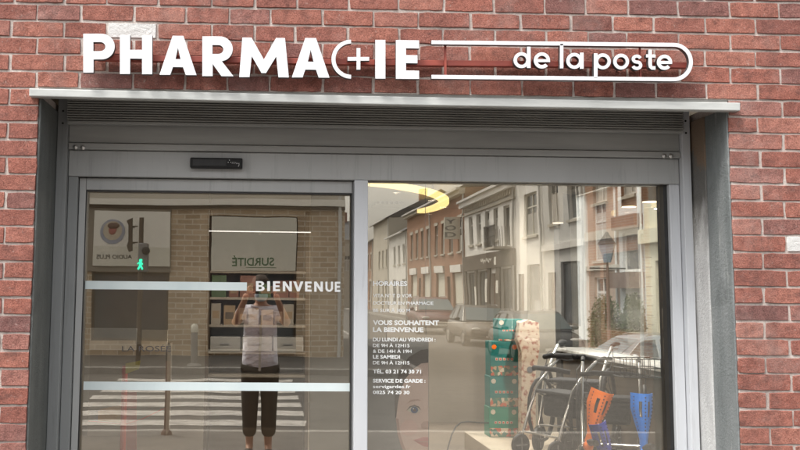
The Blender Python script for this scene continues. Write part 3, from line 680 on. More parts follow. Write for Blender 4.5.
for px, py, wpx, dep, lab in ((558, 222.8, 11, 8.6, 'pendant lamp hanging alone before the white reflected houses'), (629, 206.5, 15, 5.4, 'pendant lamp hanging beside the black frame, lower of the pair'), (650, 201.5, 16, 5.25, 'pendant lamp hanging beside the black frame, upper of the pair')):
    p = W(px, py, dep-D); rr = wpx/2*dep/FPX
    pl = root('pendant_lamp', (p.x, p.y, CE), lab, 'lamp', 'cylindrical pendant lamps')
    obj('shade', MB().lathe([(rr, 0), (rr, .26), (rr*.3, .27), (rr*.9, .258), (rr*.93, .004)][:2]+[(rr*.2, .262)], (p.x, p.y, p.z), seg=24), 'lampshade', pl, smooth=True)
    obj('glow_disc', MB().lathe([(rr*.93, -.004), (rr*.93, -.0005)], (p.x, p.y, p.z), seg=24), 'lampglow', pl)
    bulb((p.x, p.y, p.z-.03), pl, 24 if dep > 8 else 9, .04)
    obj('cord', MB().tube([(p.x, p.y, p.z+.262), (p.x, p.y, CE)], .006, 6), 'gasket', pl)
ac = root('air_vent', W(390, 190, 8.3), 'dark slatted air vent unit under the ceiling behind the LED', 'vent')
a, b = W(375, 184, 8.3), W(404, 205, 8.3)
obj('casing', MB().box(a.x, b.x, 8.3, 8.8, b.z, CE), 'tan', ac, bev=.01)
for k in range(6): obj('slat', MB().box(a.x+.02+k*.06, a.x+.05+k*.06, 8.285, 8.2995, b.z+.01, b.z+.09), 'brown', ac)
# thin lit line lamp seen through the door
a, b = W(209, 231, 3.6), W(311, 232.4, 3.6)
ll = root('linear_light', ((a.x+b.x)/2, 3.6, a.z), 'thin white linear light above the medicine shelves', 'light')
obj('tube', MB().tube([a, b], .0035, 8), proc('white_tube', (1, .95, .9), (1, .95, .9), 3, .5, emit=.8), ll)
for t in (.2, .5, .8): bulb(a.lerp(b, t)-Vector((0, 0, .02)), ll, 3.5, .02, (1, .9, .78))
for q in (a, b): obj('hanger', MB().tube([q, (q.x, 3.6, CE)], .002, 5), 'grey', ll)
# shelf unit behind the door
su = root('shelf_unit', (-.02, 4.6, FL), 'dark wooden shelf unit with white drawers behind the sliding door', 'shelf')
sx0, sx1 = W(206, 300, 4.5).x, W(309, 300, 4.5).x
obj('back_panel', MB().box(sx0, sx1, 4.86, 4.9, FL, 2.3), 'brown', su)
for a in (sx0, sx1-.03): obj('side_panel', MB().box(a, a+.03, 4.5, 4.859, FL, 2.3), 'brown', su)
shz = [W(258, y, 4.5).z for y in (271, 297.5, 325, 351.5, 375)]
for z in shz + [.16]: obj('shelf_board', MB().box(sx0+.031, sx1-.031, 4.5, 4.858, z-.022, z), 'tan', su, bev=.003)
for k in range(3):
    x = sx0+.04+k*(sx1-sx0-.08)/3; o = obj('drawer', MB().box(x+.004, x+(sx1-sx0-.08)/3-.006, 4.485, 4.8, shz[3]+.003, shz[3]+.125), 'drawerw', su, bev=.004)
    obj('handle', MB().box(x+.09, x+.17, 4.474, 4.4845, shz[3]+.06, shz[3]+.07), 'grey', o)
cols = ['tan', 'brown', 'leafg', 'brown', 'tan', 'rust', 'brown', 'card', 'rust']
import itertools
M['leafg'] = proc('dark_green_card', (.05, .10, .03), (.04, .08, .025), 4, .5); M['rust'] = proc('rust_card', (.20, .07, .04), (.16, .055, .03), 4, .5); M['card'] = proc('kraft_card', (.26, .18, .10), (.22, .15, .085), 4, .7)
names = {'leafg': 'green', 'rust': 'rust coloured', 'card': 'kraft', 'cream': 'cream', 'brown': 'dark brown', 'green': 'green', 'white': 'white', 'tan': 'tan', 'amber': 'amber', 'pink': 'pink', 'grey': 'grey'}
lev = ['second', 'third', 'top', 'fifth']; cnt = {}
for si, z in ((1, shz[1]), (2, shz[2])):
    x = sx0+.045; k = 0
    while x < sx1-.15:
        wd = random.uniform(.07, .14); hh = random.uniform(.11, .2); m = cols[(k*3+si*2) % len(cols)]
        nm = {1: 'upper', 2: 'middle', 4: 'lowest'}[si]
        key = (nm, m); cnt[key] = cnt.get(key, 0)+1
        o = obj('medicine_box', MB().box(x, x+wd, 4.53, 4.68, z, z+hh), m, org=(x+wd/2, 4.6, z), label='%s medicine box %sstanding on the %s filled shelf' % (names[m], '' if cnt[key] == 1 else 'further from the pale drawers\' first handle ' if False else ['', 'second such ', 'third such ', 'fourth such '][cnt[key]-1], nm), cat='box', group='medicine boxes on the shelf unit', bev=.002)
        obj('label_print', MB().box(x+wd*.15, x+wd*.85, 4.5285, 4.5297, z+hh*.3, z+hh*.65), 'card' if m != 'card' else 'brown', o)
        x += wd+random.uniform(.006, .03); k += 1
# red stand with yellow card
Y = 1.6; rz = root('display_stand', (W(124, 440, Y).x, Y, FL), 'red display stand with yellow card and amber panel behind the door', 'stand')
xa = W(124, 400, Y).x
obj('pole', MB().tube([(xa, Y, FL+.02), (xa, Y, W(124, 366, Y).z)], .017, 10), 'red', rz)
obj('base', MB().lathe([(.16, 0), (.16, .012), (.03, .022)], (xa, Y, FL), seg=20), 'red', rz)
a, b = W(125, 361, Y), W(141, 373, Y)
obj('card', MB().prism([W(125.5, 363.5, Y-.02), W(140.5, 360.5, Y-.02), W(139, 369, Y-.02), W(125.5, 374, Y-.02)], (0, .004, 0)), 'yellow', rz)
obj('shelf_panel', MB().prism([W(126, 392, Y+.01), W(136.5, 392, Y+.01), W(136.5, 450, Y+.01), W(134, 470, Y+.01), W(126, 470, Y+.01)], (0, .01, 0)), 'pink', rz)
obj('tray', MB().prism([W(98, 411, Y-.01), W(122, 407, Y-.01), W(122, 423, Y-.01), W(98, 421, Y-.01)], (0, .12, 0)), 'amber', rz)
obj('wire', MB().tube([W(88, 411.5, Y), W(105, 410.5, Y), W(124, 409.5, Y), W(165, 408, Y)], .003, 6), 'brown', rz)
obj('wire', MB().tube([W(88, 421, Y), W(105, 422.5, Y), W(124, 424.5, Y), W(142, 419, Y), W(165, 408, Y)], .003, 6), 'red', rz)
# white counter with till, low, behind the door
ct = root('counter', (W(128, 340, 6).x, 6, FL), 'low white counter panel behind the door below the pale band', 'counter')
a, b = W(90, 328, 6), W(136, 350, 6); c_, d_ = W(142, 330, 6), W(167, 350, 6)
obj('panel', MB().box(a.x, b.x, 6, 6.05, b.z, a.z), 'white', ct); obj('panel', MB().box(c_.x, d_.x, 6, 6.05, d_.z, c_.z), 'cream', ct)
obj('body', MB().box(a.x, d_.x, 6.051, 6.6, FL, b.z+.05), 'tan', ct)
# ---------------------------------------------------------------- display platform and what stands on it
PZ = .30
pf = obj('display_platform', MB().prism([(W(500, 450, 4.0).x-.05, 3.0, FL), (1.6, 3.0, FL), (1.6, .9, FL), (XS-.005, .9, FL), (XS-.005, 5.19, FL), (1.92, 5.19, FL), (1.92, 4.7, FL)], (0, 0, PZ-FL)), 'plat', org=(2.5, 4, FL), label='low pale display platform under the teal boxes and walkers', cat='platform', bev=.006)
YB = 995.07*(H-PZ)/142 - D
bx = [(408, 438, 489, 520.5, 'green'), (376.5, 407.6, 489.5, 520.8, 'teal'), (341, 376, 490, 521, 'teal'), (318, 340.5, 498, 524, 'teal')]
blab = ['greenish printed nappy box at the bottom of the stack on the platform', 'teal printed nappy box, second from the bottom of the stack', 'teal printed nappy box, third from the bottom of the stack', 'small teal printed box on top of the nappy box stack']
zprev = PZ
for i, (yt, yb, a, b, m) in enumerate(bx):
    A, Bp = W(a, yt, YB), W(b, yb, YB); z0 = zprev+.0008; z1 = z0+(A.z-Bp.z); zprev = z1
    r_ = root('nappy_box', ((A.x+Bp.x)/2, YB+.1, z0), blab[i], 'box', 'boxes stacked on the display platform')
    obj('carton', MB().box(A.x, Bp.x, YB, YB+.2, z0, z1), m, r_, bev=.003)
    hh = z1-z0; ww_ = Bp.x-A.x; yq = YB-.0016
    obj('picture_strip', MB().box(A.x+.004, Bp.x-.004, yq, YB-.0003, z0+.006, z0+hh*(.30 if i < 3 else .1)), 'print', r_)
    tb = MB()
    for q in range(5):
        x = A.x+ww_*(.17+.125*q); tb.box(x, x+ww_*.085, yq, YB-.0003, z0+hh*.45, z0+hh*.53)
    obj('title_print', tb, 'cream', r_, kind='stuff')
    tb = MB()
    for q in range(5):
        x = A.x+ww_*(.185+.125*q); tb.box(x, x+ww_*.05, yq-.0008, yq-.0001, z0+hh*.465, z0+hh*.515)
    obj('title_letters', tb, 'red', r_, kind='stuff')
    for q in (.13, .8): obj('round_mark', MB().lathe([(.022, -.0016), (.022, -.0003)], (A.x+ww_*q, YB, z0+hh*.84), 'Y', 14), 'orange' if i == 2 else 'cream', r_)
gp = root('pattern_carton', (W(527, 430, YB).x, YB-.1, PZ), 'tall cream carton with reddish floral pattern beside the teal boxes', 'carton')
o = [(521.5, 437), (521.5, 350), (517.5, 338), (520, 321), (528, 318), (539, 321), (540, 345), (536, 370), (535.5, 438)]
bz = W(527, 438, YB-.14).z
obj('carton', MB().prism([W(x, y, YB-.14)+Vector((0, 0, PZ-bz)) for x, y in o], (0, .12, 0)), 'floral', gp, bev=.003)
obj('cut_out', MB().lathe([(.028, -.003), (.028, -.0005)], W(530, 368, YB-.14)+Vector((0, 0, PZ-bz)), 'Y', 16), 'grey', gp)
# poster with a baby's face just inside the glass
YPo = YG+.10
def Q(x, y, d=0): return W(x, y, YPo-d)
def shape(lp, d, mb=None): mb = mb or MB(); return mb.prism([Q(x, y, d) for x, y in lp], (0, -.0012, 0))
po = root('baby_poster', Q(398, 470), 'hanging poster of a blue-eyed baby face against grey', 'poster')
M['poster'] = proc('poster_ground', (.24, .23, .215), (.31, .295, .27), 3, .7); M['skin_print'] = proc('poster_skin', (.70, .51, .43), (.62, .43, .355), 4, .7)
M['cheekp'] = proc('poster_cheek', (.70, .46, .385), (.66, .43, .36), 8, .7); M['lip'] = proc('poster_lip', (.55, .25, .23), (.5, .22, .2), 6, .7); M['hairp'] = proc('poster_hair', (.13, .105, .09), (.10, .08, .07), 12, .8)
M['eyeblue'] = proc('poster_iris', (.07, .10, .22), (.05, .075, .17), 30, .6); M['shadep'] = proc('poster_shade_ink', (.46, .29, .235), (.50, .33, .27), 6, .7)
obj('sheet', MB().box(Q(367, 300).x, Q(428.4, 300).x, YPo, YPo+.003, Q(400, 520).z, Q(400, 339).z), 'poster', po)
face = [(428.3, 362)] + [(421, 363), (413, 368), (405, 378), (399.5, 390), (396.6, 405), (396, 420), (397.5, 434), (401, 446), (407, 458), (416, 468), (428.3, 473)]
obj('face_print', shape(face, .0006), 'skin_print', po)
obj('hair_print', shape([(428.3, 349), (421, 350), (409, 357), (400, 369), (395.5, 384), (394.8, 402), (395.2, 418), (396.2, 417), (397.8, 403), (400.6, 390), (406, 378), (413.5, 368.6), (421, 363.6), (428.3, 362.4)], .0022), 'hairp', po)
obj('eye_white_print', shape([(407.5, 410.5), (410.5, 407.2), (414.5, 406.2), (418.5, 407.8), (420.5, 411), (417, 413.2), (411.5, 413)], .0022), 'cream', po)
obj('iris_print', shape(arc(414.4, 409.9, 3.6, 3.4, 0, 345, 18), .0038), 'eyeblue', po)
obj('pupil_print', shape(arc(414.4, 409.9, 1.6, 1.6, 0, 340, 12), .0054), 'hairp', po)
obj('brow_print', shape([(406, 404), (411, 399.8), (418, 399), (421.5, 401), (418, 400.6), (411, 401.6)], .0022), 'shadep', po)
obj('nose_print', shape([(428.3, 421), (423.5, 421.5), (420.8, 424.5), (421.5, 427.8), (425, 428.8), (428.3, 428)], .0022), 'shadep', po)
obj('mouth_print', shape([(428.3, 437.2), (423, 437), (417, 439.2), (413.5, 440), (417.5, 442.8), (423, 446), (428.3, 447)], .0022), 'lip', po)
obj('cheek_print', shape(arc(409, 428, 9, 8, 0, 345, 20), .0022), 'cheekp', po)
obj('eyelid_print', shape([(406.6, 410.6), (409.6, 406.4), (414.5, 404.8), (419, 406.6), (421.2, 410.4), (418.6, 407.8), (414.5, 406.2), (410.2, 407.4)], .0038), 'hairp', po)
obj('jaw_print', shape([(396, 418), (398.4, 419), (400.2, 434), (404, 446), (410, 457), (418, 465), (428.3, 470), (428.3, 472.9), (416, 468), (407, 458), (401, 446), (397.5, 434)], .0022), 'shadep', po)
obj('lip_line_print', shape([(428.3, 441), (421, 441.3), (414, 440.2), (421, 442.3), (428.3, 442.2)], .0038), 'shadep', po)
obj('glint_print', shape(arc(413.4, 408.6, .8, .8, 0, 330, 10), .007), 'white', po)
obj('cord', MB().tube([Q(369, 339, -.002), (Q(369, 339).x, YPo+.002, CE)], .0015, 5).tube([Q(426, 339, -.002), (Q(426, 339).x, YPo+.002, CE)], .0015, 5), 'grey', po)
# cable
cp = [(447, 452), (449, 444), (452, 434), (456, 426.5), (461, 422.5), (468, 421.6), (478, 422.6), (489, 422.8)]
obj('power_cable', MB().tube([Vector((0, -D, H))+ray(x, y)*(YB+D-.9+i*.13) for i, (x, y) in enumerate(cp)], .006, 6), 'rubber', label='thin black cable looping towards the teal boxes', cat='cable')
# ---------------------------------------------------------------- walkers and crutches
def rollator(loc, rotz, s, label, seatmat='fabric'):
    """four-wheeled walker in its own coordinates: x forward, width along y, 0.9 m tall"""
    e = local(root('rollator', loc, label, 'walker', 'walking frames on the platform', rotz)); e.scale = (s, s, s); e.rotation_euler.z = rotz
    for sy in (-1, 1):
        y = .24*sy
        obj('side_frame', MB().tube([(.30, y, .13), (.22, y, .34), (.10, y, .62), (-.08, y, .80), (-.20, y, .88)], .0135, 10).tube([(-.30, y, .13), (-.22, y, .32), (-.05, y, .50), (.12, y, .58)], .0135, 10), 'chrome', e, smooth=True)
        obj('side_loop', MB().tube([(.02+.15*math.cos(a*math.pi/8)*1.0, y+.035*sy, .40+.29*math.sin(a*math.pi/8)) for a in range(16)], .016, 8, closed=True), 'rubber', e, smooth=True)
        obj('handle', MB().tube([(-.18, y, .875), (-.27, y, .895), (-.36, y, .89)], [.016, .019, .017], 10), 'rubber', e, smooth=True)
        obj('brake_lever', MB().tube([(-.19, y, .86), (-.27, y, .845), (-.34, y, .85)], .006, 6), 'grey', e)
        obj('brake_cable', MB().tube([(-.2, y, .87), (-.06, y+.05*sy, .80), (.05, y+.04*sy, .60), (-.15, y+.03*sy, .38), (-.28, y, .2)], .004, 6), 'rubber', e)
        for sx in (-1, 1):
            c = (.30*sx, y, .1)
            w_ = obj('wheel', MB().lathe([(.07, -.016), (.092, -.018), (.1, -.009), (.1, .009), (.092, .018), (.07, .016)], c, 'Y', 24), 'rubber', e, smooth=True)
            obj('rim', MB().lathe([(.069, -.019), (.069, .019)], c, 'Y', 20), 'black', w_)
            obj('spokes', [mb for mb in [MB()]][0].box(c[0]-.006, c[0]+.006, y-.022, y+.022, .035, .165).box(c[0]-.065, c[0]+.065, y-.0215, y+.0215, .094, .106), 'grey', w_)
            obj('fork', MB().tube([(.30*sx, y-.026, .1), (.30*sx, y-.026, .19), (.295*sx, y, .22)], .008, 6), 'chrome', e)
    obj('seat', MB().box(-.12, .14, -.22, .22, .565, .595), seatmat, e, bev=.012)
    obj('back_strap', MB().tube([(.13, -.24, .78), (.21, -.14, .80), (.23, 0, .80), (.21, .14, .80), (.13, .24, .78)], .022, 10), 'fabric', e, smooth=True)
    obj('bag', MB().box(-.09, .11, -.16, .16, .36, .56), 'fabric', e, bev=.03)
    obj('cross_brace', MB().tube([(.02, -.24, .54), (.02, .24, .54)], .01, 8).tube([(.27, -.24, .22), (.27, .24, .22)], .01, 8), 'chrome', e)
    return e
rollator((2.42, 3.72, PZ), R(205), .88, 'black and chrome walker with a spoked side wheel beside the teal boxes')
rollator((2.68, 3.35, PZ), R(250), .88, 'black walker with a mesh basket below the side window sill')
rollator((2.66, 4.1, PZ), R(232), .98, 'black walker standing farthest back between the other two walkers')
bk = root('wire_basket', (2.78, 3.0, PZ+.9), 'black wire basket resting on the walker handles', 'basket')
for k in range(7): obj('wire', MB().tube([(2.62+.045*k, 2.9, 1.13), (2.62+.045*k, 2.9, 1.0), (2.62+.045*k, 3.1, 1.0), (2.62+.045*k, 3.1, 1.13)], .003, 5), 'black', bk)
for z in (1.0, 1.065, 1.13): obj('wire', MB().tube([(2.615, 2.895, z), (2.895, 2.895, z), (2.895, 3.105, z), (2.615, 3.105, z)], .004, 5, closed=True), 'black', bk)
def crutch(pa, pb, cuffmat, label, w=.085):
    """forearm crutch: shaft from tip pa to elbow pb, moulded grip and a perforated cuff"""
    pa, pb = Vector(pa), Vector(pb); d = (pb-pa).normalized(); e = root('crutch', pa, label, 'crutch')
    Lc = (pb-pa).length; s = d.cross(Vector((0, 1, 0))).normalized(); f = s.cross(d)
    g = pa+d*(Lc-.30)
    obj('shaft', MB().tube([pa+d*.03, g], .011, 10), 'chrome', e, smooth=True)
    obj('ferrule', MB().tube([pa, pa+d*.05], [.02, .014], 10), 'rubber', e, smooth=True)
    obj('grip', MB().tube([g-f*.0, g+d*.02-f*.05, g+d*.03-f*.11], [.02, .019, .017], 10), 'rubber', e, smooth=True)
    cu = MB(); n = 9
    for j in range(8):
        h = .30*j/7; wd = .022+(w/2-.022)*min(1, max(0, (h-.05)/.16))
        for i in range(n):
            t = -1+2*i/(n-1); q = g+d*h+s*wd*t+f*(wd*.9*(t*t))
            cu.v += [q, q+f*.006]
    for j in range(7):
        for i in range(n-1):
            a = (j*n+i)*2; b = ((j+1)*n+i)*2
            if j in (4, 5) and i in (2, 5): continue
            cu.f += [(a, a+2, b+2, b), (a+1, b+1, b+3, a+3)]
    for i in range(n-1):
        for j in (0, 7): a = (j*n+i)*2; cu.f.append((a, a+1, a+3, a+2))
    for j in range(7):
        for i in (0, n-1): a = (j*n+i)*2; b = ((j+1)*n+i)*2; cu.f.append((a, b, b+1, a+1))
    c = obj('cuff', cu, cuffmat, e)
    for j in range(4, 15):
        for t in (-.82, 0, .82):
            h = .02*j; wd = .022+(w/2-.022)*min(1, max(0, (h-.05)/.16)); q = g+d*h+s*wd*t+f*(wd*.9*t*t)-f*.0012
            if j > 4: obj('hole', MB().tube([q, q+f*.001], .0045, 6), 'gasket', c)
    obj('knob', MB().blob(g-d*.02, .03, .03, .03, 12, 8), cuffmat, e, smooth=True)
    return e
p = W(645.5, 394, 1.25); q = W(644.5, 445, 1.25)
crutch((q.x-.01, 1.25, PZ), (p.x, 1.25, p.z), 'blue', 'upright bright blue forearm crutch with perforated cuff', .125)
p = W(606, 393, 1.4)
crutch((W(562, 470, 1.5).x, 1.5, PZ), (p.x, 1.4, p.z), 'orange', 'leaning crutch with bright orange cuff and chrome shaft', .135)
p = W(600, 424, 1.3)
crutch((W(628, 485, 1.35).x, 1.35, PZ), (p.x, 1.3, p.z), 'indigo', 'short leaning crutch with indigo cuff below the orange one', .10)
# ================================================================== ACROSS THE STREET (seen mirrored in the glass)
M['pier'] = brickwall_mat('buff_brickwork', (.60, .47, .33), (.43, .32, .21), (.70, .62, .51), 1.7)
M['redbrick'] = brickwall_mat('orange_brickwork', (.34, .15, .08), (.28, .12, .065), (.38, .30, .24))
M['stucco'] = proc('cream_stucco', (.56, .52, .45), (.48, .45, .39), .7, .9, .004)
M['whitewash'] = proc('white_render', (.84, .83, .80), (.74, .73, .70), .9, .9, .003)
M['greyrender'] = proc('grey_render', (.64, .64, .62), (.56, .56, .55), .9, .9, .003)
M['pinkstone'] = proc('pinkish_stone', (.46, .34, .27), (.38, .28, .22), .8, .9, .004)
M['creamstone'] = proc('cream_stone', (.72, .66, .50), (.64, .58, .43), .8, .9, .003)
M['slate'] = proc('slate_roof', (.07, .075, .085), (.10, .105, .115), 2, .7, .004)
M['tile'] = proc('clay_tile', (.24, .09, .06), (.18, .07, .05), 3, .8, .004)
M['shopdark'] = proc('dark_shop_timber', (.10, .075, .055), (.075, .055, .04), 1.5, .6)
M['wframe'] = proc('window_paint', (.68, .67, .64), (.6, .59, .56), 5, .6)
M['pane'] = proc('dark_pane', (.05, .055, .06), (.09, .10, .11), .8, .08, spec=.6)
M['panel'] = proc('sign_panel_white', (.88, .86, .79), (.85, .82, .75), 1.4, .5)
M['panel2'] = proc('sign_panel_grey', (.74, .72, .63), (.70, .68, .59), 1.4, .5)
M['iron'] = proc('black_iron', (.03, .03, .03), (.045, .042, .04), 9, .5)
M['brownwood'] = proc('brown_balcony', (.17, .10, .075), (.13, .08, .06), 3, .6)
M['skyblue'] = proc('blue_pane', (.30, .37, .43), (.24, .30, .36), .8, .1, spec=.6)
M['signgreen'] = proc('sign_green', (.03, .13, .05), (.035, .15, .06), 4, .5)
ZUP = Vector((0, 0, 1)); lerp0 = lambda a, b, t: a+(b-a)*t
M['curtain'] = proc('net_curtain', (.50, .49, .46), (.36, .35, .33), 9, .9, stretch=(3, 3, .3))
class Fac:
    """a house front: origin O at its base, U along the front, Nn outward"""
    def __init__(s, O, U, Nn): s.O, s.U, s.N = Vector(O), Vector(U), Vector(Nn)
    def p(s, u, n, z): return s.O+s.U*u+s.N*n+ZUP*z
    def box(s, mb, u0, u1, n0, n1, z0, z1):
        i = len(mb.v); mb.v += [s.p(u, n, z) for z in (z0, z1) for (u, n) in ((u0, n0), (u1, n0), (u1, n1), (u0, n1))]
        mb.f += [tuple(i+k for k in q) for q in ((0, 3, 2, 1), (4, 5, 6, 7), (0, 1, 5, 4), (1, 2, 6, 5), (2, 3, 7, 6), (3, 0, 4, 7))]; return mb
    def wall(s, mb, u0, u1, z0, z1, ops, d=.16):
        us = sorted({u0, u1, *[o[0] for o in ops], *[o[1] for o in ops]}); zs = sorted({z0, z1, *[o[2] for o in ops], *[o[3] for o in ops]})
        for a, b in zip(us, us[1:]):
            for c, e in zip(zs, zs[1:]):
                m = ((a+b)/2, (c+e)/2)
                if any(o[0] < m[0] < o[1] and o[2] < m[1] < o[3] for o in ops): continue
                mb.poly([s.p(a, 0, c), s.p(b, 0, c), s.p(b, 0, e), s.p(a, 0, e)])
        for a, b, c, e in [o[:4] for o in ops]:
            for P in (((a, c), (b, c)), ((b, c), (b, e)), ((b, e), (a, e)), ((a, e), (a, c))):
                mb.poly([s.p(P[0][0], 0, P[0][1]), s.p(P[1][0], 0, P[1][1]), s.p(P[1][0], -d, P[1][1]), s.p(P[0][0], -d, P[0][1])])
        return mb
def house(f, w, h, wallmat, ops, label, depth=8, roof='slate', group=None, bands=(), cat='house', ridge=2.2, framemat='wframe'):
    e = root('terraced_house' if cat == 'house' else 'corner_building', f.O, label, cat, group)
    mb = f.wall(MB(), 0, w, 0, h, ops); f.box(mb, .0, w, -depth, -.19, -2.6 if f.O.x > 11 else -.3, h-.02)
    if f.O.x > 11: f.box(mb, .0, w, -.188, .0, -2.6, -.001)
    for u in (0, w): mb.poly([f.p(u, 0, -.3), f.p(u, -.19, -.3), f.p(u, -.19, h), f.p(u, 0, h)])
    obj('wall', mb, wallmat, e)
    for o in ops:
        a, b, c, d, kind = o
        if kind == 'door': 
            dd = obj('door', f.box(MB(), a, b, -.17, -.12, c, d), 'brownwood', e); obj('handle', f.box(MB(), a+.08, a+.12, -.119, -.08, c+1.0, c+1.12), 'steel', dd); continue
        if kind == 'garage': obj('garage_door', f.box(MB(), a, b, -.17, -.13, c, d), 'panel2', e); continue
        t = .06; fm = framemat if kind != 'shop' else 'shopdark'
        fb = MB(); f.box(fb, a, a+t, -.15, -.09, c, d); f.box(fb, b-t, b, -.15, -.09, c, d); f.box(fb, a+t, b-t, -.149, -.091, c, c+t); f.box(fb, a+t, b-t, -.149, -.091, d-t, d)
        if kind == 'win':
            m = (a+b)/2; f.box(fb, m-.03, m+.03, -.148, -.092, c+t, d-t); f.box(fb, a+t, m-.03, -.147, -.093, c+(d-c)*.66, c+(d-c)*.66+.05); f.box(fb, m+.03, b-t, -.147, -.093, c+(d-c)*.66, c+(d-c)*.66+.05)
        wo = obj('window', fb, fm, e)
        obj('pane', f.box(MB(), a+.001, b-.001, -.14, -.125, c+.001, d-.001), 'pane', wo)
        if kind == 'win' and random.random() < .7: obj('curtain', f.box(MB(), a+.07, b-.07, -.1245, -.118, c+.07, lerp0(c, d, random.uniform(.45, .92))), 'curtain', wo)
        if kind == 'win': obj('sill', f.box(MB(), a-.06, b+.06, -.02, .07, c-.09, c-.005), 'stucco', wo); 
        if kind == 'win' and wallmat == 'redbrick': obj('head', f.box(MB(), a-.08, b+.08, .002, .035, d+.005, d+.17), 'stucco', wo)
    for z0, z1, n, m in bands: obj('cornice', f.box(MB(), -.0, w, .002, n, z0, z1), m, e)
    obj('downpipe', MB().tube([f.p(.12, .07, .0), f.p(.12, .07, h-.1)], .045, 8), 'greyrender', e); obj('gutter', f.box(MB(), .01, w-.01, .3, .42, h-.12, h-.02), 'greyrender', e)
    rb = MB(); A, B_, Cc = f.p(-.02, .25, h), f.p(-.02, -depth-.1, h), f.p(-.02, -depth/2, h+ridge)
    rb.prism([A, B_, Cc], f.U*(w+.04)); ro = obj('roof', rb, roof, e)
    cb = MB(); f.box(cb, w*.7, w*.7+.7, -depth/2-.3, -depth/2+.3, h+ridge-.7, h+ridge+.9); obj('chimney', cb, 'tile', ro)
    return e
XH = 9.6
def row(Yv0, Yv1): return Fac((XH, RY(Yv0), 0), (0, -1, 0), (-1, 0, 0)), Yv1-Yv0
# corner house at the crossing, brick
f, w_ = row(24.7, 29.2)
house(f, w_-.01, 8.4, 'redbrick', [(.5, 1.6, 4.2, 6.1, 'win'), (2.6, 3.8, 4.2, 6.1, 'win'), (.4, 3.0, .6, 2.7, 'shop'), (3.3, 4.2, .02, 2.4, 'door')], 'orange brick corner house next to the crossing, reflected in the window', bands=((3.1, 3.35, .08, 'stucco'), (8.0, 8.35, .25, 'stucco')))
f, w_ = row(29.2, 33.7)
house(f, w_-.01, 7.6, 'greyrender', [(.6, 1.7, 3.9, 5.9, 'win'), (2.7, 3.8, 3.9, 5.9, 'win'), (.6, 2.6, .6, 2.6, 'shop'), (3.2, 4.1, .02, 2.3, 'door')], 'pale grey rendered house beside the orange brick corner house, reflected', bands=((3.0, 3.2, .1, 'whitewash'), (7.2, 7.55, .3, 'whitewash')))
for u in (.15, 2.1, 4.2): pass
f, w_ = row(33.7, 37.4)
house(f, w_-.01, 6.5, 'whitewash', [(.75, 2.5, 3.65, 5.15, 'win'), (.4, 2.2, .5, 2.6, 'shop'), (2.6, 3.4, .02, 2.3, 'door')], 'plain white house with one wide upstairs window, reflected', bands=((6.1, 6.45, .22, 'whitewash'),), framemat='panel2')
# long white house with five windows, balcony and dark shopfront
f, w_ = row(37.4, 46.8)
ops = [(.9, 1.9, 3.4, 5.0, 'plain')] + [(2.9+1.55*k, 3.7+1.55*k, 3.75, 5.05, 'win') for k in range(4)] + [(.5, 2.4, .5, 2.55, 'shop'), (3.1, 4.1, .02, 2.4, 'door'), (4.6, 6.6, .5, 2.55, 'shop'), (7.0, 8.9, .5, 2.55, 'shop')]
hb = house(f, w_-.01, 5.9, 'whitewash', ops, 'long white house with iron balcony over a dark brown shopfront, reflected', bands=((5.55, 5.88, .3, 'whitewash'), (5.15, 5.22, .09, 'stucco')))
for k in range(24): obj('dentil', f.box(MB(), .2+.38*k, .34+.38*k, .003, .16, 5.32, 5.545), 'stucco', hb)
obj('shop_fascia', f.box(MB(), .0, w_-.02, .004, .12, 2.62, 3.28), 'shopdark', hb)
for a, b in ((0, .48), (2.42, 3.08), (4.12, 4.58), (6.62, 6.98), (8.92, w_-.02)): obj('shop_pilaster', f.box(MB(), a, b, .003, .06, .05, 2.615), 'shopdark', hb)
bl = obj('balcony', f.box(MB(), .5, 2.3, .003, .75, 3.29, 3.38), 'stucco', hb)
ib = MB()
for k in range(13): u = .52+.146*k; f.box(ib, u, u+.022, .70, .722, 3.385, 4.15)
for k in range(4): 
    f.box(ib, .52, .542, .08+.16*k, .10+.16*k, 3.385, 4.15); f.box(ib, 2.26, 2.282, .08+.16*k, .10+.16*k, 3.385, 4.15)
f.box(ib, .5, 2.3, .69, .735, 4.151, 4.20); f.box(ib, .52, 2.28, .695, .727, 3.75, 3.80)
obj('railing', ib, 'iron', bl)
for u, z0, z1, m in ((2.75, 2.72, 3.05, 'panel'), (4.5, 1.2, 2.2, 'panel'), (6.7, 1.0, 1.9, 'panel'), (2.6, 1.6, 2.1, 'panel')):
    obj('notice', f.box(MB(), u, u+.35, .121 if z0 > 2.6 else .061, .135 if z0 > 2.6 else .075, z0, z1), m, hb)
obj('fascia_mark', MB().tube([f.p(5.6-.1*k, .125, 2.95+.09*math.sin(k*1.9)+.03*math.sin(k*.7)) for k in range(21)], .02, 5), 'panel', hb)
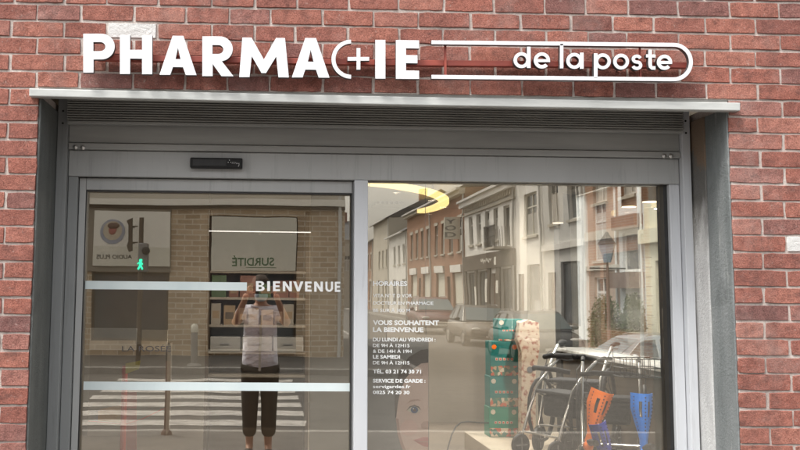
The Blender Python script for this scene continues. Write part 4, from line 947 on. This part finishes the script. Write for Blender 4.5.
# two orange brick houses with white lintelled garages
for q, (a, b, lab) in enumerate(((46.8, 56, 'orange brick house with pale garage heads beside the long white house, reflected'), (56, 65.5, 'second orange brick house further down the side street, reflected'))):
    f, w_ = row(a, b)
    ops = [(.7+2.1*k, 1.65+2.1*k, 3.6, 5.2, 'win') for k in range(4)] + [(.8, 3.3, .02, 2.6, 'garage'), (3.9, 4.8, .02, 2.4, 'door'), (5.5, 8.0, .02, 2.6, 'garage')]
    hh = house(f, w_-.01, 6.6, 'redbrick', ops, lab, bands=((6.3, 6.58, .28, 'stucco'),), group=None)
    for u in (.7, 5.4): obj('lintel_band', f.box(MB(), u, u+2.7, .003, .09, 2.62, 2.98), 'whitewash', hh)
    if q == 0: fs = f
for i, (a, b, h, m, lab) in enumerate(((65.5, 75, 5.6, 'whitewash', 'small white house far down the side street, reflected'), (75, 86, 7.2, 'stucco', 'tall cream house far down the side street, reflected'), (86, 100, 6.0, 'redbrick', 'farthest brick house at the end of the side street, reflected'))):
    f, w_ = row(a, b)
    house(f, w_-.01, h, m, [(1+2.4*k, 2.1+2.4*k, 3.4, 4.8, 'win') for k in range(3)] + [(1, 2.6, .8, 2.4, 'win'), (3.6, 4.5, .02, 2.3, 'door'), (5.6, 7.4, .8, 2.4, 'win')], lab)
# house closing the street
f = Fac((2.4, RY(104), 0), (1, 0, 0), (0, 1, 0))
house(f, 8.5, 7, 'stucco', [(1+2.4*k, 2.1+2.4*k, 3.6, 5.2, 'win') for k in range(3)] + [(1, 2.6, .8, 2.4, 'win'), (3.6, 4.5, .02, 2.3, 'door')], 'cream house closing the end of the side street, reflected')
# projecting vertical shop sign on the first brick house
vs = root('projecting_sign', fs.p(.25, 0, 4.2), 'narrow vertical projecting sign on the orange brick house, reflected', 'sign')
obj('board', fs.box(MB(), .5, .62, .12, .85, 4.1, 5.2), 'panel2', vs)
obj('bracket', fs.box(MB(), .54, .58, .001, .119, 4.3, 4.36), 'iron', vs)
lm = MB()
for i, ch in enumerate('YOD'): text_mb(ch, (.82, 0), (.3, 0), .24, lambda x, y: fs.p(.499, x, 4.85-.33*i-y), lm, .03)
obj('lettering', lm, 'grey', vs)

# ------------------------------------------------------------------ hearing-aid shop opposite
XC = 2.02
f = Fac((XC, FY, 0), (-1, 0, 0), (0, 1, 0))
def fu(px): return XC - RW(px, 290, FY).x
def fz(py, px=262): return RW(px, py, FY).z
ops = [(fu(296.5), fu(208.5), .12, fz(217), 'shop'), (fu(168.5), fu(90.5), .35, fz(274), 'shop'), (7.3, 9.5, .35, 2.7, 'shop'), (10.2, 11.2, .02, 2.4, 'door'), (12, 15, .35, 2.7, 'shop'),
       (1.0, 2.2, 4.9, 6.9, 'win'), (3.4, 4.6, 4.9, 6.9, 'win'), (5.6, 6.8, 4.9, 6.9, 'win'), (9, 10.2, 4.9, 6.9, 'win'), (12.4, 13.6, 4.9, 6.9, 'win')]
cb_ = house(f, 17, 8.2, 'pier', ops, 'buff brick corner building with the hearing shop across the road, reflected', depth=10, cat='building', bands=((fz(206.5), fz(200), .16, 'panel'), (fz(199.5), fz(190), .09, 'stucco'), (fz(209.5), fz(207), .1, 'shopdark')))
obj('sign_backing', f.box(MB(), fu(169.6), fu(60), .003, .05, fz(273.5), fz(210)), 'tan', cb_)
sp1 = root('shop_sign_board', f.p(fu(130), .05, fz(240)), 'white sign board AUDIO PLUS with round portrait logo, reflected', 'sign')
obj('board', f.box(MB(), fu(169), fu(92), .052, .10, fz(268), fz(213)), 'panel', sp1, bev=.01)
obj('lower_board', f.box(MB(), fu(169), fu(92), .1005, .104, fz(268), fz(248.6)), 'panel2', sp1)
RP = lambda n: (lambda x, y: Vector((RW(x, y, FY+n).x, FY+n, RW(x, y, FY+n).z)))
obj('lettering', text_mb('AUDIO PLUS', (132.5, 259), (96, 259.3), 4.2, RP(.106), bold=.02), 'iron', sp1)
def disc(cx, cy, r, n0, n1, mat, nm, par):
    c = RW(cx, cy, FY+n0); return obj(nm, MB().lathe([(r, n0), (r, n1)], (c.x, FY, c.z), 'Y', 28), mat, par, smooth=True)
d1 = disc(112.5, 232, .31, .1005, .112, 'indigo', 'logo_ring', sp1); 
M['logogrey'] = proc('logo_bluegrey', (.30, .33, .42), (.42, .44, .50), 4, .6)
d1.data.materials[0] = M['logogrey']
disc(112.5, 231, .235, .1125, .118, 'cream', 'logo_disc', sp1)
hb_ = MB(); c = RW(112.5, 230, FY+.12); hb_.blob((c.x, FY+.12, c.z), .1, .02, .13, 12, 8); obj('logo_head', hb_, 'pink', sp1, smooth=True)
hb_ = MB(); hb_.blob((c.x+.02, FY+.135, c.z+.1), .15, .02, .08, 12, 8); obj('logo_hair', hb_, 'brownwood', sp1, smooth=True)
sp2 = root('shop_sign_board', f.p(fu(253), 0, fz(245)), 'pale sign panel reading SURDITE in green above dark shop window, reflected', 'sign')
obj('board', f.box(MB(), fu(295.6), fu(211), .002, .06, fz(270.6), fz(218)), 'panel2', sp2, bev=.01)
obj('lettering', text_mb('SURDITÉ', (274.5, 265.2), (232, 265.2), 8.2, RP(.0615), bold=.02), 'signgreen', sp2)
obj('underline', f.box(MB(), fu(276), fu(246), .0605, .064, fz(267.6), fz(267)), 'signgreen', sp2)
obj('shop_ledge', f.box(MB(), fu(296), fu(209), -.1, .12, .08, .16), 'stucco', cb_)
# projecting bracket sign of the hearing shop
bs = root('bracket_sign', f.p(fu(129), 0, fz(235)), 'dark projecting bracket sign beside the round logo, reflected', 'sign')
obj('arm', MB().prism([RW(126.5, 221, FY+.5), RW(132.5, 218, FY+.5), RW(132.5, 251, FY+.5), RW(129, 252, FY+.5), RW(127, 246, FY+.5), RW(128.5, 242, FY+.5), RW(128.5, 226, FY+.5)], (0, -.08, 0)), 'shopdark', bs)
for py in (227, 243): a = RW(132.5, py, FY+.46); obj('strut', MB().tube([a, (a.x, FY+.1, a.z)], .02, 6).tube([a, RW(138, py, FY+.46)], .015, 6), 'shopdark', bs)
# traffic light at the crossing
yt = KF-.8
tl = root('traffic_light', (RW(139.5, 300, yt).x, yt, 0), 'slim traffic light post showing green at the crossing, reflected', 'traffic light')
xt = RW(139.5, 300, yt).x; zg = RW(140.5, 265, yt).z
obj('pole', MB().tube([(xt, yt, -.05), (xt, yt, RW(139, 218, yt).z)], .05, 10), 'shopdark', tl, smooth=True)
obj('signal_head', MB().box(xt-.10+.06, xt+.16, yt-.1, yt+.12, zg-.16, zg+.46), 'grey', tl, bev=.03)
M['glow'] = proc('green_signal', (.02, .9, .5), (.02, .85, .48), 4, .4, emit=1.6)
a = RW(140.5, 265, yt+.13)
gf = [(-.02, .12), (.03, .12), (.035, .08), (.02, .06), (.055, .01), (.04, -.01), (.02, .015), (.03, -.03), (.06, -.09), (.03, -.11), (0, -.05), (-.03, -.11), (-.065, -.09), (-.03, -.03), (-.025, .03), (-.06, 0), (-.065, .03), (-.02, .065), (-.03, .09)]
obj('green_figure', MB().prism([(a.x+p[0], yt+.122, a.z+p[1]) for p in gf], (0, .012, 0)), 'glow', tl)
obj('dark_lens', MB().lathe([(.085, 0), (.085, .02), (.05, .035)], (xt+.12, yt+.121, a.z+.3), 'Y', 16), 'gasket', tl, smooth=True)
# bollards
def bollard(px, pyb, pyt, r, y, mats, label, base=True):
    x = RW(px, pyb, y).x; z = RW(px, pyt, y).z
    e = root('bollard', (x, y, 0), label, 'bollard')
    obj('shaft', MB().lathe([(r, 0), (r*.92, z*.8)], (x, y, 0), seg=16), mats[0], e, smooth=True)
    obj('cap', MB().lathe([(r*.98, z*.8), (r*1.08, z*.83), (r*1.05, z*.95), (r*.6, z)], (x, y, 0), seg=16), mats[1], e, smooth=True)
    if base: obj('foot', MB().lathe([(r*2.2, 0), (r*2.0, .03), (r*1.1, .06)], (x, y, 0), seg=16), mats[0], e, smooth=True)
bollard(193.5, 368, 324, .075, KF-.5, ('kerb', 'panel2'), 'pale bollard with white cap before the buff brick pier, reflected')
bollard(166.5, 432, 343, .03, KN+.45, ('brownwood', 'iron'), 'dark brown bollard at the kerb near the photographer, reflected')
# wire stand (bicycle hoop) at the kerb
# ------------------------------------------------------------------ cars
def lerp(a, b, t): return a+(b-a)*t
def car(loc, rotz, paint, label, s=1.0, tall=1.0):
    e = local(root('parked_car', loc, label, 'car', 'cars parked in the side streets', rotz)); e.scale = (s, s, s*tall)
    st = [(-2.02, .42, .70, .70), (-1.95, .30, .92, .80), (-1.6, .22, .96, .86), (-.9, .20, .95, .87), (0, .20, .94, .87), (.75, .20, .93, .87), (1.1, .22, .90, .86), (1.6, .26, .80, .82), (1.92, .34, .68, .74), (2.0, .42, .58, .62)]
    b = MB(); n = 10
    for x, z0, z1, hw_ in st:
        cr = .03
        b.v += [Vector(p) for p in ((x, -hw_*.9, z0), (x, -hw_, lerp(z0, z1, .3)), (x, -hw_*1.01, lerp(z0, z1, .62)), (x, -hw_*.95, lerp(z0, z1, .95)), (x, -hw_*.8, z1), (x, hw_*.8, z1), (x, hw_*.95, lerp(z0, z1, .95)), (x, hw_*1.01, lerp(z0, z1, .62)), (x, hw_, lerp(z0, z1, .3)), (x, hw_*.9, z0))]
    for i in range(len(st)-1):
        for j in range(n): b.f.append((i*n+j, i*n+(j+1) % n, (i+1)*n+(j+1) % n, (i+1)*n+j))
    b.f += [tuple(range(n)), tuple((len(st)-1)*n+k for k in range(n-1, -1, -1))]
    bo = obj('body', b, paint, e, smooth=True, sub=1)
    # cabin: rings from belt line to roof
    cs = [(-1.93, .90, .74), (-1.55, 1.36, .60), (-1.1, 1.46, .60), (-.3, 1.485, .61), (.25, 1.44, .60), (1.12, .90, .76)]
    g = MB()
    belt = [(-1.93, .88, .76), (-1.55, .93, .80), (-1.1, .93, .81), (-.3, .92, .81), (.25, .91, .80), (1.12, .88, .76)]
    for (x, zr, wr), (xb, zb_, wb) in zip(cs, belt): g.v += [Vector((x, -wb, zb_)), Vector((x, -wr, zr)), Vector((x, wr, zr)), Vector((x, wb, zb_))]
    for i in range(len(cs)-1):
        for j in range(3): g.f.append((i*4+j, i*4+j+1, i*4+4+j+1, i*4+4+j))
    ca = obj('cabin', g, paint, e, smooth=True)
    for sy in (-1, 1):
        def sp(x, t):
            for (xa, za, wa), (xb, zb_, wb), (_, ba, bwa), (_, bb, bwb) in zip(cs, cs[1:], belt, belt[1:]):
                if xa <= x <= xb: k = (x-xa)/(xb-xa); break
            zr, wr, z0, w0 = lerp(za, zb_, k), lerp(wa, wb, k), lerp(ba, bb, k), lerp(bwa, bwb, k)
            return Vector((x, sy*(lerp(w0, wr, t)+.008), lerp(z0, zr, t)))
        for xs_ in ((-1.5, -1.15, -1.05), (-.98, -.6, -.22), (-.12, .2, .82)):
            P = [sp(x, .06) for x in xs_] + [sp(x, .86) for x in ((xs_[2], xs_[1], xs_[0]) if xs_[2] < .5 else (.36, .2, -.12))]
            obj('side_window', MB().prism(P, (0, -sy*.006, 0)), 'pane', e)
            P2 = P+[P[0]]; obj('window_trim', MB().tube([p+Vector((0, sy*.006, 0)) for p in P], .009, 5, closed=True), 'chrome', e)
        m = obj('mirror', MB().blob((.62, sy*.93, .98), .07, .1, .07, 10, 7), paint, e, smooth=True)
        for x, wr in ((1.28, .31), (-1.28, .31)):
            c = (x, sy*.80, .31)
            wh = obj('wheel', MB().lathe([(.2, -.09), (.29, -.1), (.31, -.07), (.31, .07), (.29, .1), (.2, .09)], c, 'Y', 24), 'rubber', e, smooth=True)
            obj('rim', MB().lathe([(.19, -.095), (.205, -.08), (.205, .08), (.19, .095)], c, 'Y', 18), 'chrome', wh, smooth=True)
        obj('headlight', MB().blob((1.86, sy*.56, .66), .1, .16, .06, 10, 7), 'white', e, smooth=True)
        obj('tail_light', MB().blob((-1.97, sy*.64, .80), .05, .1, .12, 10, 7), 'red', e, smooth=True)
        obj('roof_rail', MB().tube([(-1.4, sy*.58, 1.44), (-1.2, sy*.58, 1.50), (-.1, sy*.58, 1.52), (.1, sy*.58, 1.48)], .014, 6), 'chrome', e)
    def fr_(t, xa, za, wa, xb, zb_, wb, sy): return Vector((lerp(xa, xb, t), sy*lerp(wa, wb, t), lerp(za, zb_, t)))
    P = [fr_(.08, 1.12, .90, .74, .25, 1.44, .59, -1), fr_(.08, 1.12, .90, .74, .25, 1.44, .59, 1), fr_(.9, 1.12, .90, .74, .25, 1.44, .59, 1), fr_(.9, 1.12, .90, .74, .25, 1.44, .59, -1)]
    obj('windscreen', MB().prism([p+Vector((.012, 0, .012)) for p in P], (-.006, 0, -.006)), 'screen', e)
    P = [fr_(.1, -1.93, .90, .72, -1.55, 1.36, .58, -1), fr_(.1, -1.93, .90, .72, -1.55, 1.36, .58, 1), fr_(.88, -1.93, .90, .72, -1.55, 1.36, .58, 1), fr_(.88, -1.93, .90, .72, -1.55, 1.36, .58, -1)]
    obj('rear_window', MB().prism([p+Vector((-.012, 0, .01)) for p in P], (.006, 0, -.006)), 'pane', e)
    obj('grille', MB().box(1.97, 2.012, -.4, .4, .44, .52), 'black', e); obj('number_plate', MB().box(2.003, 2.02, -.26, .26, .36, .43), 'white', e)
    return e
def carpaint(name, c, rough=.25): return proc(name, c, tuple(x*.9 for x in c), 2, rough, spec=.6)
M['cred'] = carpaint('car_paint_red', (.15, .055, .048)); M['cgrey'] = carpaint('car_paint_grey', (.22, .22, .22)); M['csilver'] = carpaint('car_paint_silver', (.30, .33, .36)); M['cdark'] = carpaint('car_paint_dark', (.10, .085, .07)); M['cdark2'] = carpaint('car_paint_slate', (.05, .055, .06)); M['screen'] = proc('windscreen_glass', (.10, .14, .15), (.14, .18, .19), 1, .06, spec=.8); M['cwhite'] = carpaint('car_paint_white', (.6, .62, .62))
car((7.35, RY(43), -.134), R(90), 'cred', 'dark red car parked by the orange brick houses, reflected')
car((7.35, RY(33.5), -.134), R(90), 'cdark', 'dark brown car parked before the long white house, reflected', tall=.88)
car((7.25, RY(26.5), -.134), R(90), 'cdark2', 'dark grey car parked nearest the crossing, reflected', tall=.86)
# ------------------------------------------------------------------ through the side window
f = Fac((12.2, 15, -.12), (0, 1, 0), (-1, 0, 0))
def sy_(px): return 12.2/ray(px, 290).x - D - 15      # u of a picture column on that front
e = house(f, sy_(646)-.01, 8.5, 'creamstone', [(2, 3.4, 4.2, 6.2, 'win'), (5, 6.4, 4.2, 6.2, 'win'), (sy_(668)-.2, sy_(656), .3, 2.75, 'shop'), (2, 4.5, .6, 2.7, 'shop')], 'cream stone house seen through the side window beside the black frame', bands=((3.3, 3.75, .22, 'creamstone'), (8.0, 8.45, .3, 'creamstone')))
for k in range(9): obj('quoin_joint', f.box(MB(), sy_(656)+.25, sy_(646)-.05, .001, .004, .45+.3*k, .47+.3*k), 'tan', e)
u0 = sy_(646); f2 = Fac(f.p(u0, 0, 0), f.U, f.N); w2 = sy_(620)-u0
e = house(f2, w2-.01, 8, 'greyrender', [(.3, w2-.35, 2.35+.12, 3.75, 'plain'), (.4, w2-.5, .3, 1.75, 'win')], 'narrow grey house with brown balcony bands seen through the side window')
obj('balcony_band', f2.box(MB(), .1, w2-.12, .003, .5, 1.9, 2.42), 'brownwood', e); obj('balcony_band', f2.box(MB(), .1, w2-.12, .003, .3, 3.85, 4.3), 'brownwood', e)
u1 = sy_(620); f3 = Fac(f.p(u1, 0, 0), f.U, f.N)
e = house(f3, 13, 9, 'pinkstone', [(1.2, 2.6, 2.9, 5, 'win'), (4.6, 6.2, 2.9, 5, 'win'), (1.2, 2.6, .6, 2.3, 'win'), (8, 10, 2.9, 5, 'win'), (4.8, 5.9, .02, 2.4, 'door')], 'pinkish stone house with string courses seen through the side window', bands=((2.55, 2.72, .12, 'stucco'), (5.4, 5.7, .2, 'stucco')))
obj('pale_pilaster', f3.box(MB(), 3.2, 4.1, .003, .14, .0, 5.39), 'whitewash', e)
f4 = Fac(f.p(u1+13, 0, 0), f.U, f.N)
house(f4, 26, 9, 'redbrick', [(1.5+3*k, 2.8+3*k, 3.2, 5, 'win') for k in range(8)], 'long brick house far along the corner street through the side window')
# silver car
car((9.85, 21.7, SG(21.7)), R(190), 'csilver', 'silver car with chrome window trim seen through the side window')
# street lamp with lantern
dl = 27; lp_ = ray(608, 290)*dl; X, Yq = lp_.x, lp_.y-D; zt = W(608, 250, Yq).z
sl_ = root('street_lamp', (X, Yq, SG(Yq)), 'old street lamp with glass lantern seen through the side window', 'street lamp')
obj('post', MB().lathe([(.14, SG(Yq)), (.12, SG(Yq)+.35), (.06, SG(Yq)+.45), (.045, zt-.9), (.03, zt-.35)], (X, Yq, 0), seg=12), 'brownwood', sl_, smooth=True)
obj('lantern', MB().lathe([(.10, zt-.34), (.24, zt+.16)], (X, Yq, 0), seg=6), 'skyblue', sl_)
obj('lantern_roof', MB().lathe([(.27, zt+.161), (.12, zt+.36), (.03, zt+.5)], (X, Yq, 0), seg=6), 'iron', sl_)
obj('cross_arm', MB().tube([(X-.5, Yq, zt-.5), (X+.5, Yq, zt-.5)], .02, 6), 'iron', sl_)
# shrubs
M['leaf'] = proc('shrub_leaf', (.055, .085, .03), (.09, .11, .04), 5, .7); M['stem'] = proc('shrub_stem', (.08, .055, .035), (.06, .04, .03), 8, .9)
def shrub(px0, px1, pyt, dep, label):
    a, b = W(px0, pyt, dep-D), W(px1, pyt, dep-D); X = (a.x+b.x)/2; rx = (b.x-a.x)/2; zt = a.z; g = SG(dep-D)
    e = root('shrub', (X, dep-D, g), label, 'shrub'); lf = MB()
    for k in range(5200):
        while True:
            p = Vector((random.uniform(-1, 1), random.uniform(-1, 1), random.uniform(-.9, 1)))
            if .2 < p.length < 1+.12*math.sin(p.x*9)*math.cos(p.y*7): break
        q = Vector((X+p.x*rx, dep-D+p.y*rx*.8, g+(zt-g)*(.52+.48*p.z))); n = Vector((random.gauss(0, 1), random.gauss(0, 1), random.gauss(0, 1)+.4)).normalized()
        t = n.orthogonal().normalized()*random.uniform(.03, .06); s = n.cross(t)*.55
        lf.poly([q-t, q-s, q+t, q+s])
    obj('foliage', lf, 'leaf', e)
    obj('stems', MB().tube([(X, dep-D, g-.02), (X+.05, dep-D, g+.6), (X-.05, dep-D, g+1.0)], [.05, .035, .02], 7).tube([(X, dep-D, g+.2), (X+.35*rx, dep-D+.1, g+.9)], [.03, .015], 6).tube([(X, dep-D, g+.25), (X-.4*rx, dep-D-.1, g+.9)], [.03, .015], 6), 'stem', e)
shrub(588, 622, 294, 31, 'wide olive shrub under the street lamp through the side window')
shrub(619, 646, 293, 30.5, 'round dark green shrub before the narrow grey house')
# ------------------------------------------------------------------ the photographer, mirrored in the door
M['skin'] = proc('skin', (.50, .30, .22), (.46, .27, .19), 12, .55); M['shirt'] = proc('lilac_shirt', (.88, .89, .96), (.80, .80, .93), 6, .85, .0)
bump(M['shirt'].node_tree, M['shirt'].node_tree.nodes['Principled BSDF'], noise(M['shirt'].node_tree, 9, 3, .5, stretch=(1, 1, 1.6)), .06)
M['trouser'] = proc('dark_trousers', (.040, .036, .028), (.055, .048, .038), 14, .9, .003); M['hair'] = proc('brown_hair', (.07, .045, .03), (.045, .03, .02), 40, .7, .006, stretch=(1, 1, .2))
M['mask'] = proc('face_mask_blue', (.42, .58, .68), (.38, .53, .63), 8, .8); M['shoe'] = proc('dark_shoe', (.04, .035, .03), (.03, .026, .022), 9, .6)
PYc = -D-.36; PX0 = -.005
def skin(name, verts, edges, radii, mat, parent, rootv=0, sub=2):
    me = bpy.data.meshes.new(name); o0 = ORG[parent.name]; me.from_pydata([tuple(Vector(v)-o0) for v in verts], edges, [])
    o = bpy.data.objects.new(name, me); C.objects.link(o); o.parent = parent; ORG[o.name] = o0
    md = o.modifiers.new('skin', 'SKIN'); md.use_smooth_shade = True
    for i, r in enumerate(radii):
        r = r if isinstance(r, tuple) else (r, r); me.skin_vertices[0].data[i].radius = r; me.skin_vertices[0].data[i].use_root = (i == rootv)
    s = o.modifiers.new('sub', 'SUBSURF'); s.levels = sub; s.render_levels = sub
    me.materials.append(M[mat]); return o
ps = root('person', (PX0, PYc, 0), 'person in lilac shirt and dark cropped trousers photographing, mirrored in the door', 'person')
x, y = PX0, PYc
V = [(x, y, .93), (x, y, 1.08), (x, y+.01, 1.25), (x, y+.01, 1.40), (x, y+.015, 1.47), (x, y+.03, 1.55), (x, y+.035, 1.64),       # 0-6 pelvis..head
     (x-.085, y, .88), (x-.09, y+.02, .50), (x-.09, y-.01, .10), (x-.10, y+.09, .035), (x-.10, y+.16, .028),                       # 7-11 one leg
     (x+.085, y, .88), (x+.09, y+.02, .50), (x+.09, y-.01, .10), (x+.10, y+.09, .035), (x+.10, y+.16, .028),                       # 12-16
     (x-.165, y, 1.385), (x-.25, y+.10, 1.27), (x-.155, y+.28, 1.50), (x-.135, y+.31, 1.565),                                        # 17-20 arm
     (x+.165, y, 1.385), (x+.265, y+.10, 1.27), (x+.165, y+.28, 1.50), (x+.145, y+.31, 1.565)]                                       # 21-24
Ed = [(0, 1), (1, 2), (2, 3), (3, 4), (4, 5), (5, 6), (0, 7), (7, 8), (8, 9), (9, 10), (10, 11), (0, 12), (12, 13), (13, 14), (14, 15), (15, 16), (3, 17), (17, 18), (18, 19), (19, 20), (3, 21), (21, 22), (22, 23), (23, 24)]
Rd = [(.14, .10), (.12, .09), (.135, .10), (.12, .085), (.05, .05), (.07, .085), (.072, .09), .085, .06, .038, (.042, .035), (.035, .022), .085, .06, .038, (.042, .035), (.035, .022), .058, .043, .029, .030, .058, .043, .029, .030]
skin('body', V, Ed, Rd, 'skin', ps)
sv_ = [(x, y, .77), (x, y, .95), (x, y, 1.08), (x, y+.01, 1.25), (x, y+.01, 1.385), (x, y+.012, 1.43), (x-.17, y+.0, 1.39), (x-.225, y+.065, 1.31), (x+.17, y, 1.39), (x+.235, y+.065, 1.31)]
skin('shirt', sv_, [(0, 1), (1, 2), (2, 3), (3, 4), (4, 5), (4, 6), (6, 7), (4, 8), (8, 9)], [(.195, .135), (.188, .132), (.172, .12), (.18, .125), (.155, .10), (.07, .07), .08, .074, .08, .074], 'shirt', ps)
obj('shirt_placket', MB().prism([(x-.012, y+.139, .78), (x+.012, y+.139, .78), (x+.012, y+.122, 1.36), (x-.012, y+.122, 1.36)], (0, .006, 0)), 'white', ps)
tv = [(x, y, .86), (x-.09, y, .80), (x-.092, y+.02, .52), (x-.092, y, .18), (x+.09, y, .80), (x+.092, y+.02, .52), (x+.092, y, .18)]
skin('trousers', tv, [(0, 1), (1, 2), (2, 3), (0, 4), (4, 5), (5, 6)], [(.165, .12), (.10, .11), (.082, .085), (.07, .075), (.10, .11), (.082, .085), (.07, .075)], 'trouser', ps)
for sx in (-1, 1):
    obj('shoe', MB().blob((x+.098*sx, y+.075, .045), .05, .14, .045, 14, 9), 'shoe', ps, smooth=True)
obj('hair', MB().blob((x, y+.012, 1.655), .092, .105, .105, 18, 12, .03).blob((x, y-.05, 1.56), .088, .06, .11, 14, 10, .03), 'hair', ps, smooth=True)
obj('face_mask', MB().blob((x, y+.10, 1.545), .068, .045, .058, 16, 10), 'mask', ps, smooth=True)
obj('mask_strap', MB().tube([(x-.06, y+.1, 1.56), (x-.078, y+.04, 1.585), (x-.075, y+.01, 1.57)], .003, 5).tube([(x+.06, y+.1, 1.56), (x+.078, y+.04, 1.585), (x+.075, y+.01, 1.57)], .003, 5), 'mask', ps)
for sx in (-1, 1):
    obj('eye', MB().blob((x+.03*sx, y+.118, 1.635), .013, .008, .008, 10, 7), 'white', ps, smooth=True)
    obj('ear', MB().blob((x+.078*sx, y+.03, 1.60), .012, .022, .032, 10, 7), 'skin', ps, smooth=True)
    # a hand: palm and five fingers closed on the phone edge
    hx = x+(.12 if sx > 0 else -.11)+.0; P0 = Vector((x+.145*sx if sx > 0 else x-.135, y+.31, 1.565))
    vv = [tuple(P0), (hx-.0*sx, y+.325, 1.60)]; ee = [(0, 1)]; rr = [.026, (.03, .02)]
    for k in range(4):
        z = 1.628-.019*k; b0 = len(vv)
        vv += [(hx+.012*sx, y+.318, z), (hx-.008*sx, y+.309-.002*k, z+.006), (hx-(.034-.004*abs(k-1))*sx, y+.312, z+.004)]
        ee += [(1, b0), (b0, b0+1), (b0+1, b0+2)]; rr += [.0095, .0085, .0075]
    b0 = len(vv); vv += [(hx-.006*sx, y+.335, 1.578), (hx-.03*sx, y+.34, 1.572), (hx-.048*sx, y+.34, 1.58)]; ee += [(1, b0), (b0, b0+1), (b0+1, b0+2)]; rr += [.011, .0095, .008]
    skin('hand', vv, ee, rr, 'skin', ps, sub=1)
ph = root('smartphone', (0, -D-.02, 1.6), 'dark smartphone held sideways in front of the face, mirrored', 'phone')
obj('case', MB().box(-.085, .085, -D-.022, -D-.014, 1.562, 1.638), 'black', ph, bev=.003)
obj('camera_bump', MB().lathe([(.012, -.0135), (.012, -.0115), (.009, -.011)], (-.055, -D, 1.61), 'Y', 16), 'gasket', ph)
